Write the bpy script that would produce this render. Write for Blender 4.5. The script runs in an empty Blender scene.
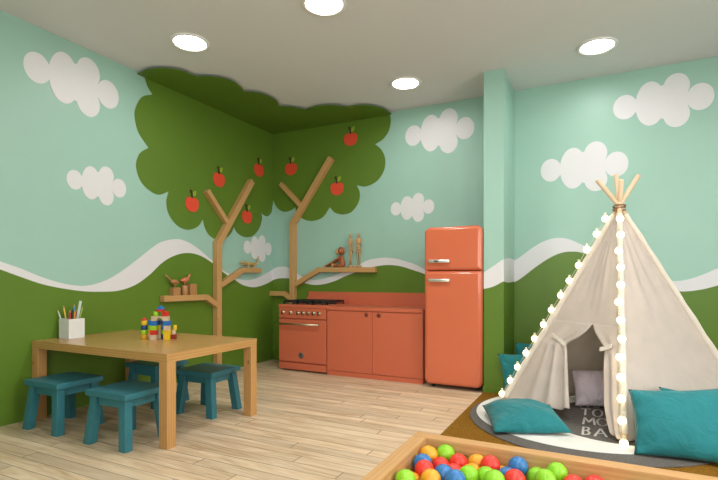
import bpy, bmesh, math, random
from mathutils import Vector, Matrix, Quaternion
random.seed(7)
PI = math.pi
scene = bpy.context.scene
COL = scene.collection

# ------------------------------------------------------------------ camera
CAM_F, CAM_YAW, HORIZON, CAM_H = 475.4217, 0.4671, 278.7016, 1.17
cam_d = bpy.data.cameras.new('camera'); cam = bpy.data.objects.new('camera', cam_d); COL.objects.link(cam)
cam.location = (0, 0, CAM_H); cam.rotation_euler = (PI/2, 0, CAM_YAW)
cam_d.sensor_width = 36; cam_d.sensor_fit = 'HORIZONTAL'; cam_d.lens = CAM_F/718*36
cam_d.shift_y = (HORIZON-240)/718
cam_d.clip_start = .02
scene.camera = cam
# ------------------------------------------------------------------ colour, world, light
scene.view_settings.view_transform = 'Standard'; scene.view_settings.look = 'None'
scene.view_settings.gamma = 1; scene.view_settings.use_curve_mapping = False
scene.view_settings.exposure = 0.66
wd = bpy.data.worlds.new('world'); scene.world = wd; wd.use_nodes = True
wd.node_tree.nodes['Background'].inputs[0].default_value = (.8, .9, 1, 1)
wd.node_tree.nodes['Background'].inputs[1].default_value = .6
LAMP, LAMP_EDGE = 78.0, 26.0      # recessed ceiling lamps: over the middle of the room, and the dimmed ones along the walls
def area(name, loc, rot, sx, sy, power, color):
    l = bpy.data.lights.new(name, 'AREA'); l.shape = 'RECTANGLE'; l.size = sx; l.size_y = sy; l.energy = power; l.color = color
    o = bpy.data.objects.new(name, l); COL.objects.link(o); o.location = loc; o.rotation_euler = rot
    return o
# fill lights added just inside the unseen right and front walls
area('fill_light_side', (3.12, 1.7, 1.75), (0, PI/2, 0), 1.7, 3.0, 60, (1, .97, .93))
area('fill_light_rear', (0.2, -2.42, 1.75), (PI/2, 0, 0), 3.2, 1.7, 58, (1, .98, .96))

# ------------------------------------------------------------------ room numbers
XL, YB, H = -4.2222, 5.598, 3.2936
XR, YF = 3.2, -2.5
DATA = {"WL_top":[[2.076,1.307],[2.228,1.253],[2.391,1.184],[2.568,1.129],[2.738,1.105],[2.859,1.118],[3.029,1.177],[3.236,1.303],[3.481,1.48],[3.609,1.56],[3.777,1.607],[3.919,1.61],[4.107,1.549],[4.389,1.387],[4.566,1.279],[4.658,1.239],[4.781,1.187],[4.948,1.154],[5.129,1.158],[5.316,1.202],[5.46,1.251],[5.607,1.304]],"WL_grn":[[2.076,1.244],[2.229,1.184],[2.391,1.125],[2.568,1.084],[2.758,1.055],[2.919,1.046],[3.119,1.053],[3.309,1.109],[3.481,1.215],[3.642,1.346],[3.812,1.429],[3.993,1.466],[4.185,1.445],[4.389,1.362],[4.566,1.257],[4.792,1.153],[4.948,1.086],[5.159,1.052],[5.316,1.068],[5.46,1.102],[5.607,1.151]],"WB_top":[[-4.216,1.317],[-4.079,1.345],[-3.94,1.325],[-3.805,1.248],[-3.703,1.191],[-3.57,1.156],[-3.44,1.159],[-3.313,1.18],[-3.125,1.237],[-2.957,1.306],[-2.811,1.357],[-2.726,1.402],[-2.601,1.431],[-2.455,1.441],[-2.334,1.431],[-2.243,1.41],[-2.043,1.349],[-1.899,1.278],[-1.722,1.215],[-1.476,1.19]],"WB_grn":[[-4.216,1.154],[-4.114,1.174],[-3.94,1.173],[-3.805,1.143],[-3.686,1.11],[-3.511,1.084],[-3.344,1.098],[-3.175,1.144],[-3.053,1.194],[-2.877,1.253],[-2.721,1.3],[-2.562,1.332],[-2.415,1.345],[-2.243,1.329],[-2.043,1.27],[-1.899,1.219],[-1.722,1.106],[-1.476,1.035]],"WR_top":[[-0.848,1.379],[-0.769,1.431],[-0.678,1.501],[-0.572,1.568],[-0.484,1.602],[-0.389,1.615],[-0.296,1.6],[-0.213,1.561],[-0.114,1.507],[0.104,1.406],[0.33,1.269],[0.504,1.177],[0.631,1.147],[0.746,1.155],[0.891,1.206],[1.017,1.272]],"WR_grn":[[-0.848,1.135],[-0.751,1.198],[-0.643,1.286],[-0.519,1.375],[-0.415,1.432],[-0.33,1.458],[-0.246,1.461],[-0.163,1.448],[0.012,1.366],[0.241,1.208],[0.461,1.086],[0.647,1.055],[0.746,1.044],[0.891,1.066],[1.017,1.105]],"CF_top":[[-1.051,1.237],[-0.958,1.299],[-0.861,1.366]],"CF_grn":[[-1.051,1.065],[-0.958,1.09],[-0.861,1.142]],"CS_top":[[4.939,1.366],[5.276,1.392],[5.634,1.376]],"CS_grn":[[4.939,1.142],[5.222,1.128],[5.634,1.138]],"crownL":[[3.41,3.271,1],[3.45,3.184],[3.509,3.121,1],[3.379,3.048],[3.304,2.912],[3.297,2.803],[3.342,2.667],[3.461,2.545,1],[3.359,2.466],[3.315,2.368],[3.317,2.282],[3.367,2.175],[3.463,2.102],[3.588,2.072],[3.722,2.129,1],[3.691,2.006],[3.728,1.873],[3.843,1.766],[3.996,1.733],[4.145,1.784],[4.228,1.878,1],[4.258,1.787],[4.33,1.7],[4.457,1.654],[4.612,1.682],[4.721,1.761],[4.769,1.841,1],[4.827,1.774],[4.968,1.727],[5.14,1.753],[5.281,1.867],[5.343,2.008],[5.334,2.094,1],[5.392,2.064],[5.483,2.066],[5.562,2.136],[5.59,2.239],[5.607,2.299,1]],"crownB":[[-4.216,2.307,1],[-4.141,2.191],[-4.027,2.129],[-3.906,2.142],[-3.829,2.181,1],[-3.803,2.097],[-3.711,2.013],[-3.551,1.971],[-3.381,2.011],[-3.265,2.143,1],[-3.184,2.064],[-3.055,2.031],[-2.927,2.062],[-2.829,2.178],[-2.81,2.299],[-2.853,2.403,1],[-2.716,2.379],[-2.562,2.434],[-2.464,2.557],[-2.445,2.702],[-2.499,2.832],[-2.587,2.912,1],[-2.473,2.966],[-2.391,3.07],[-2.368,3.201],[-2.392,3.284,1]],"crownC":[[-2.355,5.518,1],[-2.37,5.364],[-2.462,5.204],[-2.596,5.126],[-2.735,5.172,1],[-2.768,5.072],[-2.906,4.958],[-3.089,4.933],[-3.246,4.997,1],[-3.282,4.889],[-3.382,4.774],[-3.48,4.739,1],[-3.397,4.594],[-3.379,4.437],[-3.426,4.268],[-3.572,4.153,1],[-3.476,3.993],[-3.491,3.824],[-3.601,3.694],[-3.742,3.626,1],[-3.74,3.491],[-3.84,3.364],[-4.021,3.298],[-4.171,3.321,1]],"clouds":[["L",2.677,2.945,0.871],["L",2.896,2.062,0.599],["L",5.258,1.594,0.603],["B",-1.739,2.953,0.868],["B",-2.082,2.056,0.578],["B",-0.152,2.357,0.848],["B",0.56,2.933,0.858]],"apples":[["L",4.054,2.02],["L",4.492,2.385],["L",5.27,2.664],["L",5.02,1.985],["B",-3.901,2.714],["B",-2.944,3.011],["B",-3.151,2.37]],"t1":{"trunk":[[4.436,1.602],[4.436,0.909]],"up":[[4.446,1.621],[5.065,2.483]],"left":[[4.606,1.858],[4.247,2.22]],"sl":[[3.618,0.954],[4.228,0.95],[4.412,0.844]],"sr":[[4.472,1.092],[4.878,1.283],[5.243,1.284]]},"t2":{"trunk":[[-3.84,1.943],[-3.84,1.012]],"up":[[-3.838,1.943],[-3.217,2.798]],"left":[[-3.694,2.178],[-4.049,2.523]],"sl":[[-4.225,0.956],[-3.98,0.959],[-3.879,0.899]],"sr":[[-3.806,1.082],[-3.41,1.291],[-2.556,1.284]]},"bulbsA":[[-0.801,4.532,0.104],[-0.728,4.537,0.233],[-0.665,4.542,0.361],[-0.591,4.547,0.494],[-0.518,4.552,0.629],[-0.443,4.557,0.758],[-0.377,4.562,0.891],[-0.301,4.567,1.023],[-0.232,4.572,1.152],[-0.157,4.578,1.287],[-0.094,4.583,1.426],[-0.016,4.588,1.556],[0.05,4.593,1.685]],"bulbsB":[[0.157,4.482,1.666],[0.159,4.418,1.528],[0.143,4.357,1.395],[0.155,4.294,1.26],[0.153,4.23,1.123],[0.137,4.169,0.991],[0.148,4.107,0.857],[0.154,4.045,0.723],[0.139,3.985,0.592],[0.142,3.922,0.457],[0.143,3.857,0.317],[0.145,3.792,0.178],[0.154,3.729,0.041]]}
BALLS = [["y",-0.685,2.056,0.375],["g",-0.621,2.104,0.375],["b",-0.685,1.973,0.366],["r",-0.618,2.017,0.348],["r",-0.551,2.065,0.358],["r",-0.651,1.899,0.37],["y",-0.479,2.104,0.355],["r",-0.413,2.059,0.375],["y",-0.371,2.104,0.322],["b",-0.306,2.104,0.373],["g",-0.229,2.104,0.342],["g",-0.153,2.104,0.375],["y",-0.481,2.023,0.342],["g",-0.472,1.922,0.37],["b",-0.569,1.899,0.366],["y",-0.598,1.822,0.369],["b",-0.506,1.846,0.375],["g",-0.367,1.913,0.375],["b",-0.338,2.032,0.349],["r",-0.298,1.963,0.372],["y",-0.685,1.831,0.338],["g",-0.682,1.758,0.375],["r",-0.547,1.975,0.346],["g",-0.413,1.978,0.356],["g",-0.19,2.031,0.367],["r",-0.089,2.056,0.354],["r",-0.013,2.094,0.352],["y",0.073,2.104,0.338],["g",0.166,2.104,0.339],["y",0.33,2.104,0.335],["b",0.414,2.104,0.328],["b",0.5,2.104,0.338],["b",0.119,2.031,0.343],["y",0.202,2.03,0.332],["y",0.292,2.031,0.333],["b",0.374,2.031,0.346],["b",0.456,2.031,0.33],["g",-0.177,1.957,0.331],["y",-0.094,1.957,0.338],["r",-0.008,1.957,0.338],["r",0.074,1.957,0.325],["r",0.16,1.957,0.335],["r",0.247,1.957,0.335],["r",0.331,1.957,0.337],["b",-0.298,1.883,0.34],["g",-0.216,1.883,0.323],["y",-0.135,1.884,0.345],["b",-0.052,1.884,0.336],["b",0.032,1.884,0.341],["g",0.12,1.884,0.336],["g",-0.43,1.81,0.343],["b",-0.347,1.81,0.341],["y",-0.259,1.809,0.342],["r",-0.176,1.81,0.342],["r",-0.091,1.809,0.34],["y",-0.007,1.81,0.338],["b",0.078,1.81,0.344],["y",-0.556,1.736,0.347],["y",-0.469,1.736,0.323],["y",-0.384,1.736,0.327],["b",-0.223,1.736,0.323],["g",-0.132,1.736,0.341],["r",-0.685,1.663,0.344],["r",-0.602,1.663,0.343],["r",-0.516,1.663,0.326],["g",-0.428,1.663,0.33],["y",-0.343,1.663,0.332],["b",-0.258,1.661,0.335],["b",-0.174,1.663,0.347],["y",-0.639,1.589,0.327],["y",-0.554,1.589,0.333],["b",-0.471,1.589,0.336],["y",-0.684,1.515,0.343],["r",-0.599,1.515,0.329],["r",-0.682,2.104,0.258],["b",-0.598,2.104,0.261],["g",-0.512,2.104,0.267],["r",-0.646,2.029,0.262],["b",-0.562,2.03,0.274]]

# ------------------------------------------------------------------ materials
def new_mat(name):
    m = bpy.data.materials.new(name); m.use_nodes = True
    nt = m.node_tree; b = nt.nodes['Principled BSDF']
    return m, nt, b
def N(nt, typ, **kw):
    n = nt.nodes.new(typ)
    for k, v in kw.items():
        if k.startswith('i_'): n.inputs[k[2:].replace('_', ' ')].default_value = v
        else: setattr(n, k, v)
    return n
def math_n(nt, op, a, b=None, c=None):
    n = nt.nodes.new('ShaderNodeMath'); n.operation = op
    for i, v in enumerate((a, b, c)):
        if v is None: continue
        if isinstance(v, (int, float)): n.inputs[i].default_value = v
        else: nt.links.new(v, n.inputs[i])
    return n.outputs[0]
def mix_col(nt, fac, a, b, mode='MIX'):
    n = nt.nodes.new('ShaderNodeMix'); n.data_type = 'RGBA'; n.blend_type = mode
    for i, v in ((0, fac), (6, a), (7, b)):
        if isinstance(v, (int, float)): n.inputs[i].default_value = v
        elif isinstance(v, tuple): n.inputs[i].default_value = (*v, 1) if len(v) == 3 else v
        else: nt.links.new(v, n.inputs[i])
    return n.outputs[2]
def sc(r, g, b):
    f = lambda c: (c/255/12.92) if c/255 <= .04045 else ((c/255+.055)/1.055)**2.4
    return (f(r), f(g), f(b))
def plain(name, col, rough=.5, metal=0, noise=.05, nscale=18, bump=0, spec=.5, coat=0):
    m, nt, b = new_mat(name)
    tc = N(nt, 'ShaderNodeTexCoord'); nz = N(nt, 'ShaderNodeTexNoise', i_Scale=nscale, i_Detail=4)
    nt.links.new(tc.outputs['Object'], nz.inputs['Vector'])
    d = tuple(max(0, c*(1-noise*2)) for c in col); e = tuple(min(1, c*(1+noise)) for c in col)
    nt.links.new(mix_col(nt, nz.outputs[0], d, e), b.inputs['Base Color'])
    b.inputs['Roughness'].default_value = rough; b.inputs['Metallic'].default_value = metal
    b.inputs['Specular IOR Level'].default_value = spec
    if coat: b.inputs['Coat Weight'].default_value = coat; b.inputs['Coat Roughness'].default_value = .05
    if bump:
        n2 = N(nt, 'ShaderNodeTexNoise', i_Scale=nscale*8, i_Detail=3); nt.links.new(tc.outputs['Object'], n2.inputs['Vector'])
        bp = N(nt, 'ShaderNodeBump', i_Strength=bump, i_Distance=.004); nt.links.new(n2.outputs[0], bp.inputs['Height'])
        nt.links.new(bp.outputs[0], b.inputs['Normal'])
    return m
def wood(name, c1, c2, dark, rough=.45, knots=.5):
    m, nt, b = new_mat(name)
    uv = N(nt, 'ShaderNodeUVMap', uv_map='UVMap'); oi = N(nt, 'ShaderNodeObjectInfo')
    off = N(nt, 'ShaderNodeCombineXYZ'); nt.links.new(math_n(nt, 'MULTIPLY', oi.outputs['Random'], 37), off.inputs[0])
    nt.links.new(math_n(nt, 'MULTIPLY', oi.outputs['Random'], 91), off.inputs[1])
    ad = N(nt, 'ShaderNodeVectorMath', operation='ADD'); nt.links.new(uv.outputs[0], ad.inputs[0]); nt.links.new(off.outputs[0], ad.inputs[1])
    mp = N(nt, 'ShaderNodeMapping'); mp.inputs['Scale'].default_value = (1.6, 16, 1); nt.links.new(ad.outputs[0], mp.inputs[0])
    n1 = N(nt, 'ShaderNodeTexNoise', i_Scale=1.6, i_Detail=5, i_Roughness=.6, i_Distortion=.8); nt.links.new(mp.outputs[0], n1.inputs['Vector'])
    wv = N(nt, 'ShaderNodeTexWave', bands_direction='Y', i_Scale=.9, i_Distortion=6, i_Detail=2); wv.inputs['Detail Scale'].default_value = .6
    nt.links.new(mp.outputs[0], wv.inputs['Vector'])
    fine = N(nt, 'ShaderNodeMapping'); fine.inputs['Scale'].default_value = (4, 160, 1); nt.links.new(ad.outputs[0], fine.inputs[0])
    n2 = N(nt, 'ShaderNodeTexNoise', i_Scale=1.5, i_Detail=3); nt.links.new(fine.outputs[0], n2.inputs['Vector'])
    ca = mix_col(nt, n1.outputs[0], c1, c2)
    cb = mix_col(nt, math_n(nt, 'MULTIPLY', wv.outputs['Fac'], .28), ca, dark)
    cc = mix_col(nt, math_n(nt, 'MULTIPLY', math_n(nt, 'GREATER_THAN', n2.outputs[0], .62), .18), cb, dark)
    vo = N(nt, 'ShaderNodeTexVoronoi', i_Scale=1.0); m3 = N(nt, 'ShaderNodeMapping'); m3.inputs['Scale'].default_value = (3.2, 8, 1)
    nt.links.new(ad.outputs[0], m3.inputs[0]); nt.links.new(m3.outputs[0], vo.inputs['Vector'])
    kn = math_n(nt, 'MULTIPLY', math_n(nt, 'LESS_THAN', vo.outputs['Distance'], .07), knots)
    cd = mix_col(nt, kn, cc, tuple(c*.4 for c in dark))
    nt.links.new(cd, b.inputs['Base Color']); b.inputs['Roughness'].default_value = rough
    bp = N(nt, 'ShaderNodeBump', i_Strength=.12, i_Distance=.002); nt.links.new(n2.outputs[0], bp.inputs['Height']); nt.links.new(bp.outputs[0], b.inputs['Normal'])
    return m
def emit(name, col, strength):
    m, nt, b = new_mat(name)
    b.inputs['Base Color'].default_value = (*col, 1); b.inputs['Emission Color'].default_value = (*col, 1)
    b.inputs['Emission Strength'].default_value = strength
    return m
def floor_mat():
    m, nt, b = new_mat('floor_planks')
    tc = N(nt, 'ShaderNodeTexCoord'); sp = N(nt, 'ShaderNodeSeparateXYZ'); nt.links.new(tc.outputs['Object'], sp.inputs[0])
    W, Ln = .105, 1.9
    yy = math_n(nt, 'DIVIDE', sp.outputs[1], W); row = math_n(nt, 'FLOOR', yy); fy = math_n(nt, 'FRACT', yy)
    wn = N(nt, 'ShaderNodeTexWhiteNoise', noise_dimensions='1D'); nt.links.new(row, wn.inputs['W'])
    xx = math_n(nt, 'ADD', math_n(nt, 'DIVIDE', sp.outputs[0], Ln), math_n(nt, 'MULTIPLY', wn.outputs[0], 7)); cl = math_n(nt, 'FLOOR', xx); fx = math_n(nt, 'FRACT', xx)
    cv = N(nt, 'ShaderNodeCombineXYZ'); nt.links.new(row, cv.inputs[0]); nt.links.new(cl, cv.inputs[1])
    w2 = N(nt, 'ShaderNodeTexWhiteNoise', noise_dimensions='2D'); nt.links.new(cv.outputs[0], w2.inputs['Vector'])
    # grain: long streaks, shifted for each plank
    sh = N(nt, 'ShaderNodeVectorMath', operation='MULTIPLY_ADD'); nt.links.new(w2.outputs['Color'], sh.inputs[0]); sh.inputs[1].default_value = (40, 40, 40); nt.links.new(tc.outputs['Object'], sh.inputs[2])
    mp = N(nt, 'ShaderNodeMapping'); mp.inputs['Scale'].default_value = (1.1, 9, 1); nt.links.new(sh.outputs[0], mp.inputs[0])
    n1 = N(nt, 'ShaderNodeTexNoise', i_Scale=1.4, i_Detail=5, i_Roughness=.6, i_Distortion=1.2); nt.links.new(mp.outputs[0], n1.inputs['Vector'])
    m2 = N(nt, 'ShaderNodeMapping'); m2.inputs['Scale'].default_value = (3, 90, 1); nt.links.new(sh.outputs[0], m2.inputs[0])
    n2 = N(nt, 'ShaderNodeTexNoise', i_Scale=1.2, i_Detail=3); nt.links.new(m2.outputs[0], n2.inputs['Vector'])
    rp = N(nt, 'ShaderNodeValToRGB'); nt.links.new(n1.outputs[0], rp.inputs[0])
    e = rp.color_ramp.elements
    e[0].position = .28; e[0].color = (.47, .335, .20, 1); e[1].position = .70; e[1].color = (.77, .64, .475, 1)
    k = rp.color_ramp.elements.new(.47); k.color = (.65, .495, .33, 1)
    tint = mix_col(nt, w2.outputs['Value'], (.84, .82, .80), (1.08, 1.06, 1.04))
    c = mix_col(nt, 1.0, rp.outputs[0], tint, 'MULTIPLY')
    c = mix_col(nt, math_n(nt, 'MULTIPLY', math_n(nt, 'GREATER_THAN', n2.outputs[0], .6), .15), c, (.3, .19, .1))
    gy = math_n(nt, 'MAXIMUM', math_n(nt, 'LESS_THAN', fy, .026), math_n(nt, 'GREATER_THAN', fy, .974)); gx = math_n(nt, 'LESS_THAN', fx, .004)
    gap = math_n(nt, 'MAXIMUM', gy, gx)
    c = mix_col(nt, math_n(nt, 'MULTIPLY', gap, .75), c, (.15, .09, .05))
    nt.links.new(c, b.inputs['Base Color']); b.inputs['Roughness'].default_value = .42
    b.inputs['Specular IOR Level'].default_value = .35
    bp = N(nt, 'ShaderNodeBump', i_Strength=.25, i_Distance=.002); bp.invert = True; nt.links.new(gap, bp.inputs['Height']); nt.links.new(bp.outputs[0], b.inputs['Normal'])
    return m
def fabric(name, col, trans=0.0, scale=260, rough=.85, wr=.0):
    m, nt, b = new_mat(name)
    tc = N(nt, 'ShaderNodeTexCoord')
    ck = N(nt, 'ShaderNodeTexNoise', i_Scale=scale, i_Detail=2); nt.links.new(tc.outputs['Object'], ck.inputs['Vector'])
    nz = N(nt, 'ShaderNodeTexNoise', i_Scale=7, i_Detail=4); nt.links.new(tc.outputs['Object'], nz.inputs['Vector'])
    c = mix_col(nt, nz.outputs[0], tuple(x*.88 for x in col), tuple(min(1, x*1.08) for x in col))
    nt.links.new(c, b.inputs['Base Color']); b.inputs['Roughness'].default_value = rough
    b.inputs['Sheen Weight'].default_value = .15
    bp = N(nt, 'ShaderNodeBump', i_Strength=.15, i_Distance=.002); nt.links.new(ck.outputs[0], bp.inputs['Height'])
    if wr:
        w = N(nt, 'ShaderNodeTexNoise', i_Scale=5.5, i_Detail=2, i_Distortion=2.2); nt.links.new(tc.outputs['Object'], w.inputs['Vector'])
        b2 = N(nt, 'ShaderNodeBump', i_Strength=wr, i_Distance=.06); nt.links.new(w.outputs[0], b2.inputs['Height']); nt.links.new(b2.outputs[0], bp.inputs['Normal'])
    nt.links.new(bp.outputs[0], b.inputs['Normal'])
    if trans:
        tr = N(nt, 'ShaderNodeBsdfTranslucent'); nt.links.new(c, tr.inputs[0]); mx = N(nt, 'ShaderNodeMixShader'); mx.inputs[0].default_value = trans
        nt.links.new(b.outputs[0], mx.inputs[1]); nt.links.new(tr.outputs[0], mx.inputs[2]); nt.links.new(mx.outputs[0], nt.nodes['Material Output'].inputs[0])
    return m
def speckle(name, base, dot, scale, thr, rough=.95, bump=.5):
    m, nt, b = new_mat(name)
    tc = N(nt, 'ShaderNodeTexCoord'); n1 = N(nt, 'ShaderNodeTexNoise', i_Scale=scale, i_Detail=4, i_Roughness=.7); nt.links.new(tc.outputs['Object'], n1.inputs['Vector'])
    rp = N(nt, 'ShaderNodeValToRGB'); nt.links.new(n1.outputs[0], rp.inputs[0])
    rp.color_ramp.elements[0].position = thr-.14; rp.color_ramp.elements[0].color = (*dot, 1); rp.color_ramp.elements[1].position = thr+.14; rp.color_ramp.elements[1].color = (*base, 1)
    nt.links.new(rp.outputs[0], b.inputs['Base Color']); b.inputs['Roughness'].default_value = rough; b.inputs['Specular IOR Level'].default_value = .15
    bp = N(nt, 'ShaderNodeBump', i_Strength=bump, i_Distance=.004); nt.links.new(n1.outputs[0], bp.inputs['Height']); nt.links.new(bp.outputs[0], b.inputs['Normal'])
    return m

M = {}
TEAL, GREEN, WHITE = (.335, .545, .460), (.108, .205, .020), (.72, .71, .735)
M['teal'] = plain('teal_wall_paint', TEAL, .38, noise=.02, nscale=3, spec=.4)
M['white'] = plain('white_wall_paint', WHITE, .4, noise=.01, nscale=3, spec=.4)
M['green'] = plain('green_wall_paint', GREEN, .38, noise=.03, nscale=3, spec=.4)
M['cloud'] = plain('white_cloud_vinyl', WHITE, .45, noise=.01)
M['crown'] = plain('green_crown_paint', (.108, .200, .020), .45, noise=.03, nscale=4, spec=.35)
M['ceil'] = plain('ceiling_paint', (.70, .715, .73), .9, noise=.01, nscale=3, spec=.2)
M['floor'] = floor_mat()
M['carpet'] = speckle('ochre_carpet', (.275, .130, .012), (.14, .060, .006), 90, .48)
M['rug_dark'] = speckle('grey_rug', (.165, .150, .138), (.085, .078, .072), 120, .48)
M['rug_white'] = fabric('white_rug', (.74, .73, .69), scale=300)
M['letters'] = fabric('letter_white', (.68, .66, .62), scale=300)
M['oak'] = wood('oak_table', (.60, .35, .13), (.48, .255, .08), (.24, .115, .035), .25, .0)
M['leg_oak'] = wood('oak_leg', (.60, .335, .125), (.49, .25, .08), (.24, .11, .035), .4, .8)
M['beam'] = wood('oak_beam', (.64, .385, .155), (.54, .295, .105), (.2, .088, .027), .45, .25)
M['pine'] = wood('pine_box', (.60, .355, .15), (.50, .26, .09), (.33, .155, .05), .45, .6)
M['block_wood'] = wood('walnut_block', (.50, .26, .10), (.41, .20, .07), (.2, .085, .03), .5, 0)
M['pole'] = wood('pole_wood', (.74, .56, .37), (.68, .49, .31), (.5, .34, .2), .5, 0)
M['stool'] = plain('teal_stool_paint', (.034, .175, .215), .42, noise=.10, nscale=9, spec=.4)
M['coral'] = plain('coral_lacquer', (.57, .135, .068), .42, noise=.01, spec=.4)
M['coral_gloss'] = plain('coral_gloss', (.63, .150, .070), .16, noise=.005, spec=.5, coat=.35)
M['coral_dark'] = plain('coral_hole', (.16, .03, .015), .7)
M['gap'] = plain('dark_gap', (.03, .012, .01), .9)
M['black'] = plain('black_iron', (.012, .012, .012), .45)
M['chrome'] = plain('chrome', (.90, .90, .88), .28, metal=1, noise=.0)
M['steel'] = plain('brass_steel', (.52, .47, .33), .28, metal=1, noise=.02)
M['badge'] = plain('grey_badge', (.10, .11, .10), .35, metal=.6)
M['badge_ring'] = plain('badge_ring', (.34, .33, .28), .35, metal=.7)
M['apple'] = plain('red_apple_vinyl', (.74, .070, .030), .5, noise=.02)
M['stem'] = plain('brown_stem_vinyl', (.05, .015, .006), .6)
M['leaf'] = plain('leaf_vinyl', (.29, .42, .03), .6)
M['canvas'] = fabric('cream_canvas', (.80, .715, .65), trans=.42, wr=.18)
M['sleeve'] = fabric('cream_sleeve', (.76, .69, .60), trans=.1)
M['teal_cloth'] = fabric('teal_cloth', (.007, .180, .20), wr=.30)
M['lav_cloth'] = fabric('lavender_cloth', (.72, .64, .71), wr=.5, rough=.6)
M['rope'] = plain('brown_cord', (.30, .16, .075), .8, noise=.2, nscale=60)
M['wire'] = plain('clear_wire', (.60, .58, .45), .4)
M['bulb'] = emit('warm_bulb', (1, .83, .48), 3.4)
M['socket'] = plain('bulb_socket', (.75, .7, .55), .4)
M['lamp_trim'] = plain('lamp_trim_white', (.80, .80, .77), .45, noise=0)
M['lamp_lens'] = emit('lamp_lens', (1, .975, .94), LAMP)
M['lamp_lens_dim'] = emit('lamp_lens_dim', (1, .975, .94), LAMP_EDGE)
M['fig'] = wood('figure_wood', (.60, .38, .18), (.50, .29, .12), (.34, .17, .06), .45, 0)
M['fig_tan'] = wood('bird_wood', (.46, .22, .085), (.36, .16, .055), (.22, .09, .03), .45, 0)
M['fig_red'] = wood('bird_pink_wood', (.70, .23, .11), (.60, .17, .075), (.4, .1, .05), .5, 0)
M['teak'] = plain('teak_brown', (.33, .095, .028), .35, noise=.12)
M['fig_face'] = plain('maple_pale', (.60, .33, .14), .4, noise=.08)
M['lizard'] = wood('pale_lizard_wood', (.66, .46, .19), (.54, .33, .11), (.2, .09, .03), .5, 0)
M['eye'] = plain('dark_eye', (.01, .008, .006), .3)
M['white_box'] = plain('white_box', (.74, .74, .73), .4, noise=.0)
for k, c in dict(red=(.62, .02, .015), blue=(.015, .16, .52), navy=(.01, .06, .19), yellow=(.78, .50, .015), lime=(.33, .60, .02), amber=(.72, .36, .01), beige=(.62, .47, .32), darkred=(.22, .012, .012)).items():
    M['b_'+k] = plain('block_'+k, c, .4, noise=.03)
for k, c in dict(r=(.72, .035, .022), y=(.74, .33, .02), g=(.24, .56, .02), b=(.03, .16, .40)).items():
    M['ball_'+k] = plain('ball_'+k, c, .34, noise=.01, spec=.45)
for k, c in dict(yellow=(.75, .52, .08), red=(.55, .05, .03), black=(.02, .02, .02), blue=(.06, .32, .60), white=(.72, .80, .74), orange=(.75, .28, .02), green=(.34, .50, .10), grey=(.38, .35, .30), silver=(.6, .62, .6), brown=(.3, .14, .06)).items():
    M['p_'+k] = plain('pencil_'+k, c, .4, noise=.02)
M['glass'] = None
def glass_mat():
    m, nt, b = new_mat('window_glass'); b.inputs['Transmission Weight'].default_value = 1; b.inputs['Roughness'].default_value = .02; b.inputs['IOR'].default_value = 1.02
    return m
M['glass'] = glass_mat()

# ------------------------------------------------------------------ mesh helpers
def BM():
    bm = bmesh.new(); bm.loops.layers.uv.new('UVMap'); return bm
def box(bm, x0, x1, y0, y1, z0, z1, T=None, mi=0, bev=0.0, grain=None, taper=None):
    c = [(x, y, z) for x in (x0, x1) for y in (y0, y1) for z in (z0, z1)]
    d = (x1-x0, y1-y0, z1-z0); g = d.index(max(d)) if grain is None else grain
    b2 = bmesh.new(); uv = b2.loops.layers.uv.new('UVMap')
    vs = [b2.verts.new(p) for p in c]
    for f in ((0, 1, 3, 2), (4, 6, 7, 5), (0, 4, 5, 1), (2, 3, 7, 6), (0, 2, 6, 4), (1, 5, 7, 3)):
        fc = b2.faces.new([vs[i] for i in f]); fc.material_index = mi
        nrm = [0, 1, 2][((0,1,3,2),(4,6,7,5),(0,4,5,1),(2,3,7,6),(0,2,6,4),(1,5,7,3)).index(f)//2]
        oth = [a for a in (0, 1, 2) if a not in (nrm, g)]
        for lp in fc.loops:
            p = lp.vert.co
            if nrm == g: lp[uv].uv = (p[oth[0]]*.3+3.1, p[oth[-1]])
            else: lp[uv].uv = (p[g], p[oth[0]]+nrm*.37+p[nrm]*.9)
    if taper: taper(b2)
    if bev: bmesh.ops.bevel(b2, geom=list(b2.edges), offset=bev, segments=2, affect='EDGES', profile=.6)
    bmesh.ops.recalc_face_normals(b2, faces=list(b2.faces))
    if T is not None: bmesh.ops.transform(b2, matrix=T, verts=list(b2.verts))
    merge(bm, b2)
def merge(bm, b2):
    me = bpy.data.meshes.new('tmp'); b2.to_mesh(me); b2.free(); bm.from_mesh(me); bpy.data.meshes.remove(me)
def smooth(bm): 
    for f in bm.faces: f.smooth = True
def lathe(bm, prof, seg=24, T=None, mi=0, sm=True, cap=True):
    """profile [(r, z)] turned round the z axis"""
    b2 = bmesh.new(); b2.loops.layers.uv.new('UVMap'); uv = b2.loops.layers.uv.active
    rings = []
    for r, z in prof:
        if r < 1e-6: rings.append([b2.verts.new((0, 0, z))])
        else: rings.append([b2.verts.new((r*math.cos(2*PI*i/seg), r*math.sin(2*PI*i/seg), z)) for i in range(seg)])
    for k in range(len(rings)-1):
        a, b = rings[k], rings[k+1]
        for i in range(seg):
            j = (i+1) % seg
            if len(a) == 1 and len(b) == 1: continue
            if len(a) == 1: vs = [a[0], b[j], b[i]]
            elif len(b) == 1: vs = [a[i], a[j], b[0]]
            else: vs = [a[i], a[j], b[j], b[i]]
            f = b2.faces.new(vs); f.smooth = sm; f.material_index = mi
    for k in (0, -1):
        if cap and len(rings[k]) > 1: f = b2.faces.new(rings[k]); f.material_index = mi
    bmesh.ops.recalc_face_normals(b2, faces=list(b2.faces))
    for f in b2.faces:
        for lp in f.loops:
            p = lp.vert.co; lp[uv].uv = (p.z, math.atan2(p.y, p.x)*.05)
    if T is not None: bmesh.ops.transform(b2, matrix=T, verts=list(b2.verts))
    merge(bm, b2)
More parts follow.
